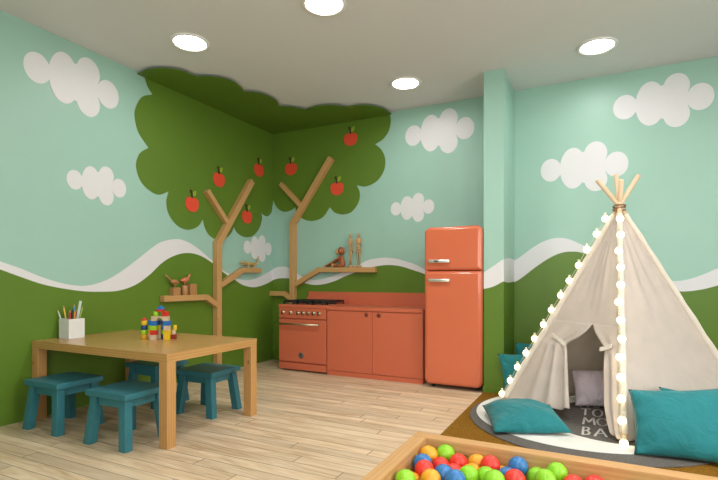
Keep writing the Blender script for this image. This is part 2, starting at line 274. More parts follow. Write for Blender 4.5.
def along(p, q):
    """matrix that puts +z from p towards q"""
    p, q = Vector(p), Vector(q); return Matrix.Translation(p) @ (q-p).to_track_quat('Z', 'Y').to_matrix().to_4x4()
def rod(bm, p, q, r0, r1=None, seg=14, mi=0):
    L = (Vector(q)-Vector(p)).length; r1 = r0 if r1 is None else r1
    lathe(bm, [(r0, 0), (r1, L)], seg, along(p, q), mi)
def ell(bm, c, r, T=None, seg=18, mi=0):
    """ellipsoid, radii r, optional rotation"""
    prof = [(math.sin(PI*i/12), -math.cos(PI*i/12)) for i in range(13)]; prof[0] = (0, -1); prof[-1] = (0, 1)
    S = Matrix.Diagonal((r[0], r[1], r[2], 1)); R = T if T is not None else Matrix()
    lathe(bm, prof, seg, Matrix.Translation(c) @ R @ S, mi)
def tube(bm, pts, rs, seg=10, mi=0, cap=True):
    """smooth tube through pts with a radius per point"""
    b2 = bmesh.new(); uv = b2.loops.layers.uv.new('UVMap')
    pts = [Vector(p) for p in pts]; rs = [rs]*len(pts) if isinstance(rs, (int, float)) else rs
    rings = []; ref = None; L = 0; Ls = []
    for i, p in enumerate(pts):
        t = (pts[min(i+1, len(pts)-1)]-pts[max(i-1, 0)]).normalized()
        if ref is None: ref = t.orthogonal().normalized()
        ref = (ref-t*ref.dot(t)).normalized(); bi = t.cross(ref)
        rings.append([b2.verts.new(p+(ref*math.cos(2*PI*k/seg)+bi*math.sin(2*PI*k/seg))*rs[i]) for k in range(seg)])
        if i: L += (p-pts[i-1]).length
        Ls.append(L)
    for i in range(len(rings)-1):
        for k in range(seg):
            j = (k+1) % seg; f = b2.faces.new((rings[i][k], rings[i][j], rings[i+1][j], rings[i+1][k])); f.smooth = True; f.material_index = mi
            for lp, u, v in zip(f.loops, (Ls[i], Ls[i], Ls[i+1], Ls[i+1]), (k, k+1, k+1, k)): lp[uv].uv = (u, v*.02)
    if cap:
        for rg in (rings[0], rings[-1]): f = b2.faces.new(rg); f.material_index = mi
    bmesh.ops.recalc_face_normals(b2, faces=list(b2.faces)); merge(bm, b2)
def slab(bm, pts, th, T, mi=0, side_mi=None, bev=0):
    """outline in local xy, thick th along local z, placed by T"""
    b2 = bmesh.new(); b2.loops.layers.uv.new('UVMap')
    vs = [b2.verts.new((x, y, 0)) for x, y in pts]
    f = b2.faces.new(vs); f.material_index = mi
    r = bmesh.ops.extrude_face_region(b2, geom=[f])
    bmesh.ops.translate(b2, vec=(0, 0, th), verts=[v for v in r['geom'] if isinstance(v, bmesh.types.BMVert)])
    bmesh.ops.recalc_face_normals(b2, faces=list(b2.faces))
    uv = b2.loops.layers.uv.active
    for fc in b2.faces:
        fc.material_index = mi
        for lp in fc.loops: lp[uv].uv = (lp.vert.co.x, lp.vert.co.y+lp.vert.co.z)
    bmesh.ops.transform(b2, matrix=T, verts=list(b2.verts)); merge(bm, b2)
def build(name, bm, mats, parent=None, bevel=0):
    me = bpy.data.meshes.new(name); bm.to_mesh(me); bm.free()
    for m in (mats if isinstance(mats, (list, tuple)) else [mats]): me.materials.append(M[m] if isinstance(m, str) else m)
    o = bpy.data.objects.new(name, me); COL.objects.link(o)
    if parent is not None: o.parent = parent
    return o
def tag(o, label=None, cat=None, group=None, kind=None):
    if label: o['label'] = label
    if cat: o['category'] = cat
    if group: o['group'] = group
    if kind: o['kind'] = kind
    return o
def thing(name, loc, label, cat, group=None, rz=0):
    o = bpy.data.objects.new(name, None); COL.objects.link(o); o.location = loc; o.rotation_euler = (0, 0, rz); o.empty_display_size = .1
    return tag(o, label, cat, group)
def copy_tree(o, parent=None):
    c = o.copy(); COL.objects.link(c)
    if parent is not None: c.parent = parent
    for ch in list(o.children): copy_tree(ch, c)
    return c
def recentre(o, base=None):
    """move the origin of a one-mesh thing to its base"""
    vs = [v.co for v in o.data.vertices]
    c = Vector((sum(v.x for v in vs)/len(vs), sum(v.y for v in vs)/len(vs), min(v.z for v in vs)))
    o.data.transform(Matrix.Translation(-c)); o.location = c
    return o
def interp(curve, t):
    """monotone-parameter Catmull-Rom through [(t, v)]"""
    c = curve
    if t <= c[0][0]: return c[0][1]+(t-c[0][0])*(c[1][1]-c[0][1])/(c[1][0]-c[0][0])
    if t >= c[-1][0]: return c[-1][1]+(t-c[-1][0])*(c[-1][1]-c[-2][1])/(c[-1][0]-c[-2][0])
    for i in range(len(c)-1):
        if c[i][0] <= t <= c[i+1][0]:
            x0, y0 = c[i]; x1, y1 = c[i+1]; h = x1-x0
            def sl(k):
                a, b = max(k-1, 0), min(k+1, len(c)-1); return (c[b][1]-c[a][1])/(c[b][0]-c[a][0])
            s = (t-x0)/h; m0, m1 = sl(i)*h, sl(i+1)*h
            return (2*s**3-3*s**2+1)*y0+(s**3-2*s**2+s)*m0+(-2*s**3+3*s**2)*y1+(s**3-s**2)*m1
def outline(ps, n=7):
    """points [a, b, (1)]: corner points are flagged; smooth in between"""
    segs = []; cur = []
    for p in ps:
        cur.append(Vector(p[:2]))
        if len(p) == 3 and len(cur) > 1: segs.append(cur); cur = [Vector(p[:2])]
    out = []
    for s in segs:
        for i in range(len(s)-1):
            p0 = s[i-1] if i else s[0]*2-s[1]; p3 = s[i+2] if i+2 < len(s) else s[-1]*2-s[-2]
            p1, p2 = s[i], s[i+1]
            for k in range(n):
                t = k/n; out.append(.5*((2*p1)+(p2-p0)*t+(2*p0-5*p1+4*p2-p3)*t*t+(3*p1-p0-3*p2+p3)*t**3))
    out.append(segs[-1][-1])
    return [(v.x, v.y) for v in out]
# placement frames: local x along the wall, local y up, local z into the room
def on_left(d=0):  return Matrix(((0, 0, 1, XL+d), (1, 0, 0, 0), (0, 1, 0, 0), (0, 0, 0, 1)))
def on_back(d=0):  return Matrix(((1, 0, 0, 0), (0, 0, -1, YB-d), (0, 1, 0, 0), (0, 0, 0, 1)))
def on_ceil(d=0):  return Matrix(((1, 0, 0, 0), (0, 1, 0, 0), (0, 0, -1, H-d), (0, 0, 0, 1)))

# ------------------------------------------------------------------ room shell
bm = BM(); box(bm, XL-.1, XR+.1, YF-.1, YB+.1, -.08, 0); o = tag(build('floor', bm, 'floor'), kind='structure')
bm = BM(); box(bm, XL-.1, XR+.1, YF-.1, YB+.1, H, H+.1); tag(build('ceiling', bm, 'ceil'), kind='structure')
def painted_wall(name, t0, t1, white, green, T, n, th=.1):
    """wall whose paint is green below, a white ribbon, teal above; t runs along the wall"""
    bm = BM(); cols = []
    for i in range(n+1):
        t = t0+(t1-t0)*i/n; w, g = white(t), green(t)
        w = max(w, g+.002)
        cols.append([bm.verts.new(T @ Vector((t, z, 0))) for z in (0, g, w, H)])
    for i in range(n):
        for k in range(3):
            f = bm.faces.new((cols[i][k], cols[i+1][k], cols[i+1][k+1], cols[i][k+1])); f.material_index = k
    # back of the wall
    b = [bm.verts.new(T @ Vector((t, z, -th))) for t, z in ((t0, 0), (t1, 0), (t1, H), (t0, H))]
    bm.faces.new(b)
    for i in range(n):
        pass
    return tag(build(name, bm, ['green', 'white', 'teal']), kind='structure')
D = DATA
def wl_w(t):
    c = D['WL_top']; return interp(c, t) if t > c[0][0] else c[0][1]+.16*math.sin((c[0][0]-t)*1.9)
def wl_g(t):
    c = D['WL_grn']; return interp(c, t) if t > c[0][0] else c[0][1]+.15*math.sin((c[0][0]-t)*1.9)
painted_wall('wall_left', YF, YB, wl_w, wl_g, on_left(), 200)
WBT, WBG = D['WB_top']+D['WR_top'], D['WB_grn']+D['WR_grn']
def wb(c):
    def f(t):
        e = c[-1]
        return interp(c, t) if t < e[0] else e[1]+.3*math.sin((t-e[0])*1.3)
    return f
painted_wall('wall_back', XL, XR, wb(WBT), wb(WBG), on_back(), 220)
# pillar
bm = BM(); PX0, PX1, PY = -1.055, -.855, 4.935
def strip(t0, t1, wc, gc, T, n):
    cols = []
    for i in range(n+1):
        t = t0+(t1-t0)*i/n; g = interp(gc, t); w = max(interp(wc, t), g+.002)
        cols.append([bm.verts.new(T @ Vector((t, z, 0))) for z in (0, g, w, H)])
    for i in range(n):
        for k in range(3):
            f = bm.faces.new((cols[i][k], cols[i+1][k], cols[i+1][k+1], cols[i][k+1])); f.material_index = k
strip(PX0, PX1, D['CF_top'], D['CF_grn'], Matrix(((1, 0, 0, 0), (0, 0, -1, PY), (0, 1, 0, 0), (0, 0, 0, 1))), 10)
strip(PY, YB, D['CS_top'], D['CS_grn'], Matrix(((0, 0, 1, PX1), (1, 0, 0, 0), (0, 1, 0, 0), (0, 0, 0, 1))), 16)
gl, wl_ = interp(D['CF_grn'], PX0), interp(D['CF_top'], PX0)
strip(PY, YB, [(PY, wl_), (YB, wl_)], [(PY, gl), (YB, gl)], Matrix(((0, 0, -1, PX0), (1, 0, 0, 0), (0, 1, 0, 0), (0, 0, 0, 1))), 2)
bmesh.ops.recalc_face_normals(bm, faces=list(bm.faces))
pil = tag(build('pillar', bm, ['green', 'white', 'teal']), kind='structure')
bm = BM(); box(bm, PX0-.008, PX1+.008, PY-.008, PY+.004, 0, .07, bev=.002); box(bm, PX1-.004, PX1+.008, PY, YB-.002, 0, .07, bev=.002)
build('baseboard', bm, 'green', pil)
# the walls outside the picture, with windows added for the fill light
def wall_with_hole(name, T, t0, t1, a0, a1, z0, z1):
    bm = BM()
    for (u0, u1, v0, v1) in ((t0, a0, 0, H), (a1, t1, 0, H), (a0, a1, 0, z0), (a0, a1, z1, H)):
        box(bm, u0, u1, v0, v1, -.1, 0, T)
    w = tag(build(name, bm, 'teal'), kind='structure')
    bm = BM()
    for (u0, u1, v0, v1) in ((a0, a1, z0, z0+.06), (a0, a1, z1-.06, z1), (a0, a0+.06, z0+.06, z1-.06), (a1-.06, a1, z0+.06, z1-.06), ((a0+a1)/2-.03, (a0+a1)/2+.03, z0+.06, z1-.06)):
        box(bm, u0, u1, v0, v1, -.08, -.02, T, bev=.004)
    return w, bm
T_R = Matrix(((0, 0, -1, XR), (1, 0, 0, 0), (0, 1, 0, 0), (0, 0, 0, 1)))
T_F = Matrix(((1, 0, 0, 0), (0, 0, 1, YF), (0, 1, 0, 0), (0, 0, 0, 1)))
for nm, wn, T, a in (('wall_right', 'added_window_1', T_R, (YF-.1, YB+.1, .2, 3.2, .9, 2.6)), ('wall_front', 'added_window_2', T_F, (XL-.1, XR+.1, -1.4, 1.8, .9, 2.6))):
    w, fb = wall_with_hole(nm, T, *a)
    wo = tag(build(wn, fb, 'lamp_trim'), kind='structure')
    g = BM(); box(g, a[2]+.05, a[3]-.05, a[4]+.05, a[5]-.05, -.055, -.049, T); build('glass', g, 'glass', wo)

# ------------------------------------------------------------------ mural pieces fixed to the walls
crown = thing('tree_mural', (XL, YB, 0), 'large scalloped dark green tree crown filling the room corner and running onto the ceiling', 'tree mural')
inv = Matrix.Translation((-XL, -YB, 0))
bm = BM(); pts = outline(D['crownL']); pts[0] = (pts[0][0], H-.001); pts[-1] = (YB-.001, pts[-1][1])
slab(bm, pts+[(YB-.001, H-.001)], .003, inv @ on_left(.0005)); build('wall_panel', bm, 'crown', crown)
bm = BM(); pts = outline(D['crownB']); pts[0] = (XL+.004, pts[0][1]); pts[-1] = (pts[-1][0], H-.001)
slab(bm, pts+[(XL+.004, H-.001)], .003, inv @ on_back(.0005)); build('wall_panel', bm, 'crown', crown)
bm = BM(); pts = outline(D['crownC']); pts[0] = (pts[0][0], YB-.004); pts[-1] = (XL+.004, pts[-1][1])
full = pts+[(XL+.004, YB-.004)]; slab(bm, full, .005, inv @ on_ceil(.026))
slab(bm, [(XL+.004+(x-XL-.004)*.93, YB-.004+(y-YB+.004)*.93) for x, y in full], .0265, inv @ on_ceil(.0005)); build('ceiling_panel', bm, 'crown', crown)

LOBES = [(-.372, 0, .125, .123), (-.113, 0, .152, .217), (.145, .133, .128, .125), (.371, 0, .129, .128), (.145, -.138, .128, .125), (.03, 0, .125, .165), (.19, 0, .09, .09)]
def cloud_outline():
    """outer boundary of the overlapping lobes: points of each lobe outside all others, chained by nearness"""
    pts = []
    for k, (cx, cy, rx, ry) in enumerate(LOBES):
        for i in range(150):
            a = 2*PI*i/150; x, y = cx+rx*math.cos(a), cy+ry*math.sin(a)
            if all(((x-ox)/ax)**2+((y-oy)/ay)**2 > 1 for m, (ox, oy, ax, ay) in enumerate(LOBES) if m != k): pts.append(Vector((x, y)))
    cur = max(pts, key=lambda p: p.x); out = []
    while pts:
        pts.remove(cur); out.append((cur.x, cur.y))
        if not pts: break
        nx = min(pts, key=lambda p: (p-cur).length)
        if (nx-cur).length > .12: break
        cur = nx
    return out
CO = cloud_outline()
CL = ['largest white cloud on the left wall, high up near the ceiling', 'small white cloud on the left wall above the white pen box', 'white cloud low on the left wall behind the tree shelf with the wooden lizard',
      'white cloud on the back wall high between tree crown and pillar', 'smallest white cloud on the back wall, straight above the cabinet, beside the fridge', 'white cloud on the back wall directly behind the tips of the tepee poles', 'white cloud high on the back wall at the far right, under the ceiling']
for (w, t, z, wd_), lb in zip(D['clouds'], CL):
    bm = BM(); ys = 1.0
    T = (on_left if w == 'L' else on_back)(.0008)
    slab(bm, [(t+x*wd_, z+y*wd_*1.19) for x, y in CO], .003, T)
    o = tag(build('wall_cloud', bm, 'cloud'), lb, 'cloud decoration', 'white clouds on the walls'); recentre(o)

def apple_outline(s):
    p = []
    for i in range(48):
        a = PI/2+2*PI*i/48; r = 1-.16*max(0, math.cos(a-PI/2))**10-.07*max(0, math.cos(a+PI/2))**14
        x = math.cos(a)*r*(1+.10*math.sin(a)); y = math.sin(a)*r*.93
        x *= 1.03 if abs(math.sin(a)) > .3 else 1.0
        p.append((x*s, y*s))
    return p
AL = ['red apple on the left wall, lowest and leftmost, left of the forked branch', 'red apple on the left wall just above the short left branch tip', 'red apple on the left wall beyond the tip of the long right branch', 'red apple on the left wall below the long right branch of the tree',
      'red apple on the back wall nearest the room corner, above the short branch', 'red apple on the back wall, highest of all, near the crown edge', 'red apple on the back wall to the right of the long branch']
for (w, t, z), lb in zip(D['apples'], AL):
    f = on_left if w == 'L' else on_back
    T = f(.0); P0 = T @ Vector((t, z-.1, .0045)); a = thing('apple', P0, lb, 'apple decoration', 'red apples on the tree crown')
    R = Matrix.Translation(-P0) @ T @ Matrix.Translation((t, z+.014, .0045))
    bm = BM(); slab(bm, apple_outline(.1), .008, R); build('fruit', bm, 'apple', a)
    bm = BM(); slab(bm, [(-.008, .07), (.012, .07), (.009, .115), (-.012, .17), (-.036, .160), (-.014, .115)], .009, R); build('stem', bm, 'stem', a)
    lf = [(.008+.062*u*.72-.0, .095+.062*u) for u in (0,)]; n = 12; lo, hi = [], []
    for i in range(n+1):
        u = i/n; b = .022*math.sin(PI*u)**.8; px, py = .012+.044*u, .092+.072*u; lo.append((px+b*.84, py-b*.55)); hi.append((px-b*.84, py+b*.55))
    bm = BM(); slab(bm, lo+hi[-2:0:-1], .009, R); build('leaf', bm, 'leaf', a)

# ------------------------------------------------------------------ the two wooden trees with shelves
def polybeam(bm, pts, w, depth, T, z0=0.0):
    """flat beam along a bent line with mitred joints; w in the wall plane, depth into the room"""
    pts = [Vector(p) for p in pts]; L, R = [], []
    for i, p in enumerate(pts):
        d0 = (p-pts[i-1]).normalized() if i else None; d1 = (pts[i+1]-p).normalized() if i+1 < len(pts) else None
        if d0 is None: d0 = d1
        if d1 is None: d1 = d0
        n0, n1 = Vector((-d0.y, d0.x)), Vector((-d1.y, d1.x)); m = (n0+n1).normalized(); k = (w/2)/max(.3, m.dot(n0))
        L.append(p+m*k); R.append(p-m*k)
    b2 = bmesh.new(); uv = b2.loops.layers.uv.new('UVMap')
    q = [[b2.verts.new((v.x, v.y, z)) for v, z in ((L[i], z0), (R[i], z0), (R[i], z0+depth), (L[i], z0+depth))] for i in range(len(pts))]
    s = 0
    for i in range(len(pts)-1):
        ln = (pts[i+1]-pts[i]).length
        for k in range(4):
            j = (k+1) % 4; f = b2.faces.new((q[i][k], q[i][j], q[i+1][j], q[i+1][k]))
            for lp, u, v in zip(f.loops, (s, s, s+ln, s+ln), (k, k+1, k+1, k)): lp[uv].uv = (u, v*.08+i*.5)
        s += ln
    for e in (q[0], q[-1]):
        f = b2.faces.new(e)
        for lp, v in zip(f.loops, range(4)): lp[uv].uv = (9+.02*(v % 2), .08*v)
    bmesh.ops.recalc_face_normals(b2, faces=list(b2.faces))
    sharp = [e for e in b2.edges if e.calc_face_angle(0) > 1.2]
    bmesh.ops.bevel(b2, geom=sharp, offset=.0025, segments=1, affect='EDGES')
    bmesh.ops.transform(b2, matrix=T, verts=list(b2.verts)); merge(bm, b2)
BD = .075
D['t1']['trunk'] = [[y-.006, z] for y, z in D['t1']['trunk']]; D['t1']['sl'][0][0] -= .016
def wall_tree(d, T, label, W):
    tr = d['trunk']; root = thing('tree_shelf', T @ Vector((tr[0][0], 0, 0)), label, 'tree shelf')
    X = Matrix.Translation(-root.location) @ T
    ux, uz = d['up'][1]
    bm = BM(); polybeam(bm, [(tr[0][0], .0), tr[0], (ux, uz)], W, BD, X); build('trunk', bm, 'beam', root)
    bm = BM(); polybeam(bm, d['left'], .06, BD-.004, X); build('branch', bm, 'beam', root)
    bm = BM(); polybeam(bm, d['sl'], .066, BD-.002, X); build('shelf', bm, 'beam', root)
    bm = BM(); polybeam(bm, d['sr'], .066, BD-.002, X); build('shelf', bm, 'beam', root)
    return root
wall_tree(D['t1'], on_left(.004), 'bare oak tree with two branch shelves fixed to the left wall behind the table', .082)
wall_tree(D['t2'], on_back(.004), 'bare oak tree with branch shelves fixed to the back wall behind the stove', .078)

# ------------------------------------------------------------------ things on the left-wall tree shelves
SX = XL+.004+BD/2
SZ1 = .950+.033
bm = BM(); box(bm, SX-.034, SX+.034, 3.725, 3.825, 0, .090, bev=.003, grain=2); tag(recentre(build('wooden_block', bm, 'block_wood')), 'low square wooden block under the tan bird on the shelf', 'wooden block', 'wooden stands on the tree shelf').location.z = SZ1
bm = BM(); lathe(bm, [(.034, 0), (.037, .004), (.037, .108), (.034, .112)], 28, Matrix.Translation((SX, 3.912, 0))); tag(recentre(build('wooden_block', bm, 'block_wood')), 'round wooden block under the pink bird on the shelf', 'wooden block', 'wooden stands on the tree shelf').location.z = SZ1
bm = BM(); box(bm, SX-.034, SX+.034, 3.965, 4.065, 0, .128, bev=.003, grain=2); tag(recentre(build('wooden_block', bm, 'block_wood')), 'tallest square wooden block with nothing on it, right of the pink bird', 'wooden block', 'wooden stands on the tree shelf').location.z = SZ1
def bird(x, y, z, rz, mat, label, tail_up, tl=.115):
    t = thing('wooden_bird', (x, y, z), label, 'wooden bird', 'wooden birds on the tree shelf', rz)
    bm = BM()
    # body: turned drop, beak end along +x, tapering down to the peg
    for T_, r in ((None, None),):
        lathe(bm, [(0, -.062), (.010, -.058), (.024, -.035), (.029, -.01), (.026, .018), (.016, .045), (.006, .062), (0, .066)], 20, Matrix.Translation((0, 0, .062)) @ Matrix.Rotation(PI/2+.12, 4, 'Y'))
    lathe(bm, [(.006, .012), (.011, .025), (.024, .052), (.020, .066)], 18)
    build('body', bm, mat, t)
    bm = BM(); a = tail_up
    tube(bm, [(-.035, 0, .068), (-.035-.04*math.cos(a), 0, .068+.04*math.sin(a)), (-.035-tl*math.cos(a), 0, .068+tl*math.sin(a))], [.014, .011, .009], 10); build('tail', bm, mat, t)
    for sd in (-1, 1): bm = BM(); ell(bm, (.040, sd*.0145, .069), (.0035,)*3); build('eye', bm, 'eye', t)
    bm = BM(); rod(bm, (0, 0, 0), (0, 0, .022), .004); build('peg', bm, 'steel', t)
    return t
bird(SX, 3.772, SZ1+.088, PI/2, 'fig_tan', 'tan wooden bird with long tail, on the low square block', .66)
bird(SX, 3.915, SZ1+.112, -PI/2, 'fig_red', 'pink wooden bird with raised tail, on the round block', .95, .075)
# lizard
SZ2 = 1.284+.033
lz = thing('wooden_lizard', (SX, 5.05, SZ2), 'pale wooden lizard with open jaws and raised tail on the tree shelf', 'wooden lizard')
bm = BM(); tube(bm, [(0, -.10, .052), (0, -.07, .055), (0, -.02, .058), (0, .04, .056), (0, .085, .048), (0, .12, .055), (0, .15, .085), (0, .165, .125), (0, .175, .165)], [.014, .020, .024, .023, .019, .016, .013, .009, .003], 12); build('body', bm, 'lizard', lz)
bm = BM(); tube(bm, [(0, -.085, .060), (0, -.12, .068), (0, -.165, .070), (0, -.205, .066)], [.018, .017, .012, .007], 10); build('upper_jaw', bm, 'lizard', lz)
bm = BM(); tube(bm, [(0, -.085, .050), (0, -.13, .044), (0, -.19, .034)], [.014, .010, .005], 10); build('lower_jaw', bm, 'lizard', lz)
for yy in (-.055, .065):
    for s in (-1, 1):
        bm = BM(); tube(bm, [(s*.012, yy, .05), (s*.024, yy-.008, .028), (s*.024, yy-.012, .006), (s*.026, yy-.024, .005)], [.011, .009, .006, .004], 8); build('leg', bm, 'lizard', lz)
for sd in (-1, 1): bm = BM(); ell(bm, (sd*.012, -.125, .080), (.004,)*3); build('eye', bm, 'eye', lz)

# ------------------------------------------------------------------ things on the back-wall tree shelf
SY = YB-.004-BD/2; SZ3 = 1.2865+.0335
mk = thing('wooden_monkey', (-3.075, SY, SZ3), 'brown wooden monkey sitting with arms stretched out on the branch shelf', 'wooden monkey'); mk.scale = (1.1, 1.0, 1.1)
bm = BM(); lathe(bm, [(0, 0), (.030, .002), (.046, .022), (.048, .05), (.040, .09), (.026, .128), (.018, .142), (0, .146)], 24, Matrix.Translation((.012, 0, 0)) @ Matrix.Diagonal((1, .74, 1, 1))); build('body', bm, 'teak', mk)
bm = BM(); ell(bm, (.006, 0, .200), (.046, .034, .050)); hd = build('head', bm, 'teak', mk)
bm = BM(); ell(bm, (-.043, 0, .188), (.030, .026, .027)); ell(bm, (-.030, .0, .214), (.014, .024, .015)); build('muzzle', bm, 'fig_face', hd)
for s in (-1, 1):
    bm = BM(); ell(bm, (.008, s*.033, .202), (.010, .008, .014)); build('ear', bm, 'fig_face', hd)
    bm = BM(); ell(bm, (-.042, s*.011, .217), (.004,)*3); build('eye', bm, 'eye', hd)
    bm = BM(); tube(bm, [(.004, s*.028, .125), (-.06, s*.029, .088), (-.13, s*.028, .048), (-.195, s*.024, .018)], [.015, .013, .012, .011], 12); ar = build('arm', bm, 'teak', mk)
    bm = BM(); ell(bm, (-.207, s*.022, .0165), (.024, .011, .016)); build('hand', bm, 'fig_face', ar)
    bm = BM(); tube(bm, [(.01, s*.022, .022), (-.03, s*.024, .022), (-.07, s*.024, .019), (-.088, s*.024, .018)], [.018, .015, .013, .012], 12); lg = build('leg', bm, 'teak', mk)
    bm = BM(); tube(bm, [(-.085, s*.024, .012), (-.10, s*.024, .020), (-.110, s*.024, .050)], [.012, .016, .011], 10); build('foot', bm, 'fig_face', lg)
def mannequin(x, rz, arm_out, label):
    t = thing('mannequin', (x, SY, SZ3), label, 'wooden mannequin', 'jointed mannequins on the branch shelf', rz)
    bm = BM(); lathe(bm, [(.040, 0), (.043, .003), (.043, .017), (.040, .020)], 28); build('base', bm, 'fig', t)
    bm = BM(); rod(bm, (0, .016, .016), (0, .016, .21), .0025); build('stand_rod', bm, 'steel', t)
    bm = BM(); lathe(bm, [(0, .395), (.010, .398), (.017, .412), (.017, .428), (.011, .442), (0, .445)], 18); lathe(bm, [(.007, .378), (.007, .398)], 12); build('head', bm, 'fig', t)
    bm = BM(); lathe(bm, [(0, .292), (.015, .295), (.020, .318), (.026, .352), (.022, .376), (.010, .383), (0, .383)], 20, Matrix.Diagonal((1.15, .8, 1, 1))); build('chest', bm, 'fig', t)
    bm = BM(); lathe(bm, [(0, .262), (.014, .265), (.016, .278), (.012, .292), (0, .294)], 18, Matrix.Diagonal((1.1, .8, 1, 1))); build('waist', bm, 'fig', t)
    bm = BM(); lathe(bm, [(0, .225), (.018, .229), (.024, .245), (.020, .262), (0, .265)], 18, Matrix.Diagonal((1.1, .8, 1, 1))); build('hip', bm, 'fig', t)
    for s in (-1, 1):
        sx = s*.035
        bm = BM(); tube(bm, [(s*.027, 0, .372), (sx, 0, .362), (sx+s*arm_out*.5, 0, .31), (sx+s*arm_out, -.004, .268), (sx+s*arm_out*.9, -.012, .218), (sx+s*arm_out*.8, -.014, .19)], [.007, .009, .008, .0065, .0065, .004], 10); build('arm', bm, 'fig', t)
        bm = BM(); tube(bm, [(s*.014, 0, .238), (s*.015, 0, .20), (s*.015, -.001, .135), (s*.0155, 0, .128), (s*.015, .0, .11), (s*.014, 0, .035)], [.010, .012, .009, .0075, .0095, .006], 10)
        ell(bm, (s*.014, -.010, .024), (.009, .021, .009)); build('leg', bm, 'fig', t)
mannequin(-2.928, 1.45, .000, 'left wooden mannequin, standing straight and turned sideways beside the monkey')
mannequin(-2.808, .35, .003, 'right wooden mannequin, facing forward at the end of the branch shelf')

# ------------------------------------------------------------------ table, stools
TX0, TX1, TY0, TY1, TZ = -4.219, -2.632, 2.308, 3.262, .655
tb = thing('play_table', ((TX0+TX1)/2, (TY0+TY1)/2, 0), 'low oak table with thick square legs standing against the left wall', 'table')
X = Matrix.Translation(-tb.location)
bm = BM(); box(bm, TX0, TX1, TY0, TY1, TZ-.062, TZ, X, bev=.003); build('tabletop', bm, 'oak', tb)
LW = .078
for x in (TX0, TX1-LW):
    for y in (TY0, TY1-LW):
        bm = BM(); box(bm, x, x+LW, y, y+LW, 0, TZ-.0615, X, bev=.003); build('leg', bm, 'leg_oak', tb)
def make_stool():
    t = thing('stool', (0, 0, 0), '', 'stool', 'teal stools round the table')
    SZ = .385; hx, hy = .207, .187
    bm = BM(); box(bm, -hx, hx, -hy, hy, SZ-.042, SZ, bev=.006); build('seat', bm, 'stool', t)
    for sx in (-1, 1):
        for sy in (-1, 1):
            def tp(b2, sx=sx, sy=sy):
                for v in b2.verts:
                    k = 1-v.co.z/(SZ-.042); v.co.x += sx*.040*k; v.co.y += sy*.030*k
            cx, cy = sx*(hx-.062), sy*(hy-.052)
            bm = BM(); box(bm, cx-.033, cx+.033, cy-.030, cy+.030, 0, SZ-.0415, bev=.004, taper=tp); build('leg', bm, 'stool', t)
    for sy in (-1, 1):
        bm = BM(); y = sy*(hy-.046); box(bm, -hx+.10, hx-.10, y-.011, y+.011, SZ-.105, SZ-.0415, bev=.002); build('apron', bm, 'stool', t)
    for sx in (-1, 1):
        bm = BM(); x = sx*(hx-.056); box(bm, x-.011, x+.011, -hy+.085, hy-.085, SZ-.105, SZ-.0415, bev=.002); build('apron', bm, 'stool', t)
    return t
st = make_stool()
for i, (x, y, rz, lb) in enumerate([(-3.79, 2.318, .01, 'teal wooden stool at the table end nearest the left wall'), (-3.050, 2.325, .02, 'teal wooden stool nearest the viewer, beside the front table leg'),
                                   (-3.085, 3.155, .04, 'teal wooden stool at the far right, beside the right table leg'), (-3.745, 3.17, -.02, 'teal wooden stool mostly hidden under the table at the back')]):
    o = st if i == 0 else copy_tree(st)
    o.location = (x, y, 0); o.rotation_euler.z = rz; o['label'] = lb

# ------------------------------------------------------------------ on the table
pb = thing('pen_box', (-4.107, 2.577, TZ), 'square white box holding pencils on the oak table', 'pen box')
bm = BM(); w, hgt, tk = .070, .168, .007
box(bm, -w, w, -w, w, 0, tk, bev=0); 
for a in ((-w, w, -w, -w+tk), (-w, w, w-tk, w), (-w, -w+tk, -w+tk, w-tk), (w-tk, w, -w+tk, w-tk)): box(bm, *a, tk, hgt)
bm2 = bm; build('box', bm, 'white_box', pb)
PENS = [('pencil', 'yellow', -.035, -.01, -.03, .0, .255, .006, 'yellow pencil leaning left in the white box'), ('pencil', 'silver', -.055, -.02, -.06, .0, .235, .005, 'thin silver pencil leaning furthest left in the white box'),
        ('pencil', 'red', -.018, -.02, .004, 0, .212, .010, 'short thick red pencil at the front of the white box'), ('pen', 'black', -.036, .01, -.008, .01, .205, .008, 'black pen at the left in the white box'),
        ('pencil', 'blue', .004, .005, .010, .0, .262, .008, 'light blue pencil in the middle of the white box'), ('pen', 'black', .018, -.018, .005, 0, .224, .009, 'thick black pen right of the blue pencil'),
        ('pen', 'grey', -.003, .02, 0, .0, .215, .009, 'grey pen between the red and blue pencils'), ('ruler', 'white', .028, .012, .03, .0, .325, .0, 'tall white ruler standing highest in the box'),
        ('pencil', 'orange', .040, -.02, .012, .0, .216, .008, 'orange pencil in the right half of the white box'), ('pencil', 'green', .046, .0, .04, .01, .255, .005, 'thin pale green pencil leaning furthest right in the box'),
        ('pencil', 'brown', .052, .022, .0, .0, .215, .007, 'short brown pencil at the right edge of the white box')]
ur = Vector((math.cos(CAM_YAW), math.sin(CAM_YAW), 0)); uf = Vector((-math.sin(CAM_YAW), math.cos(CAM_YAW), 0))
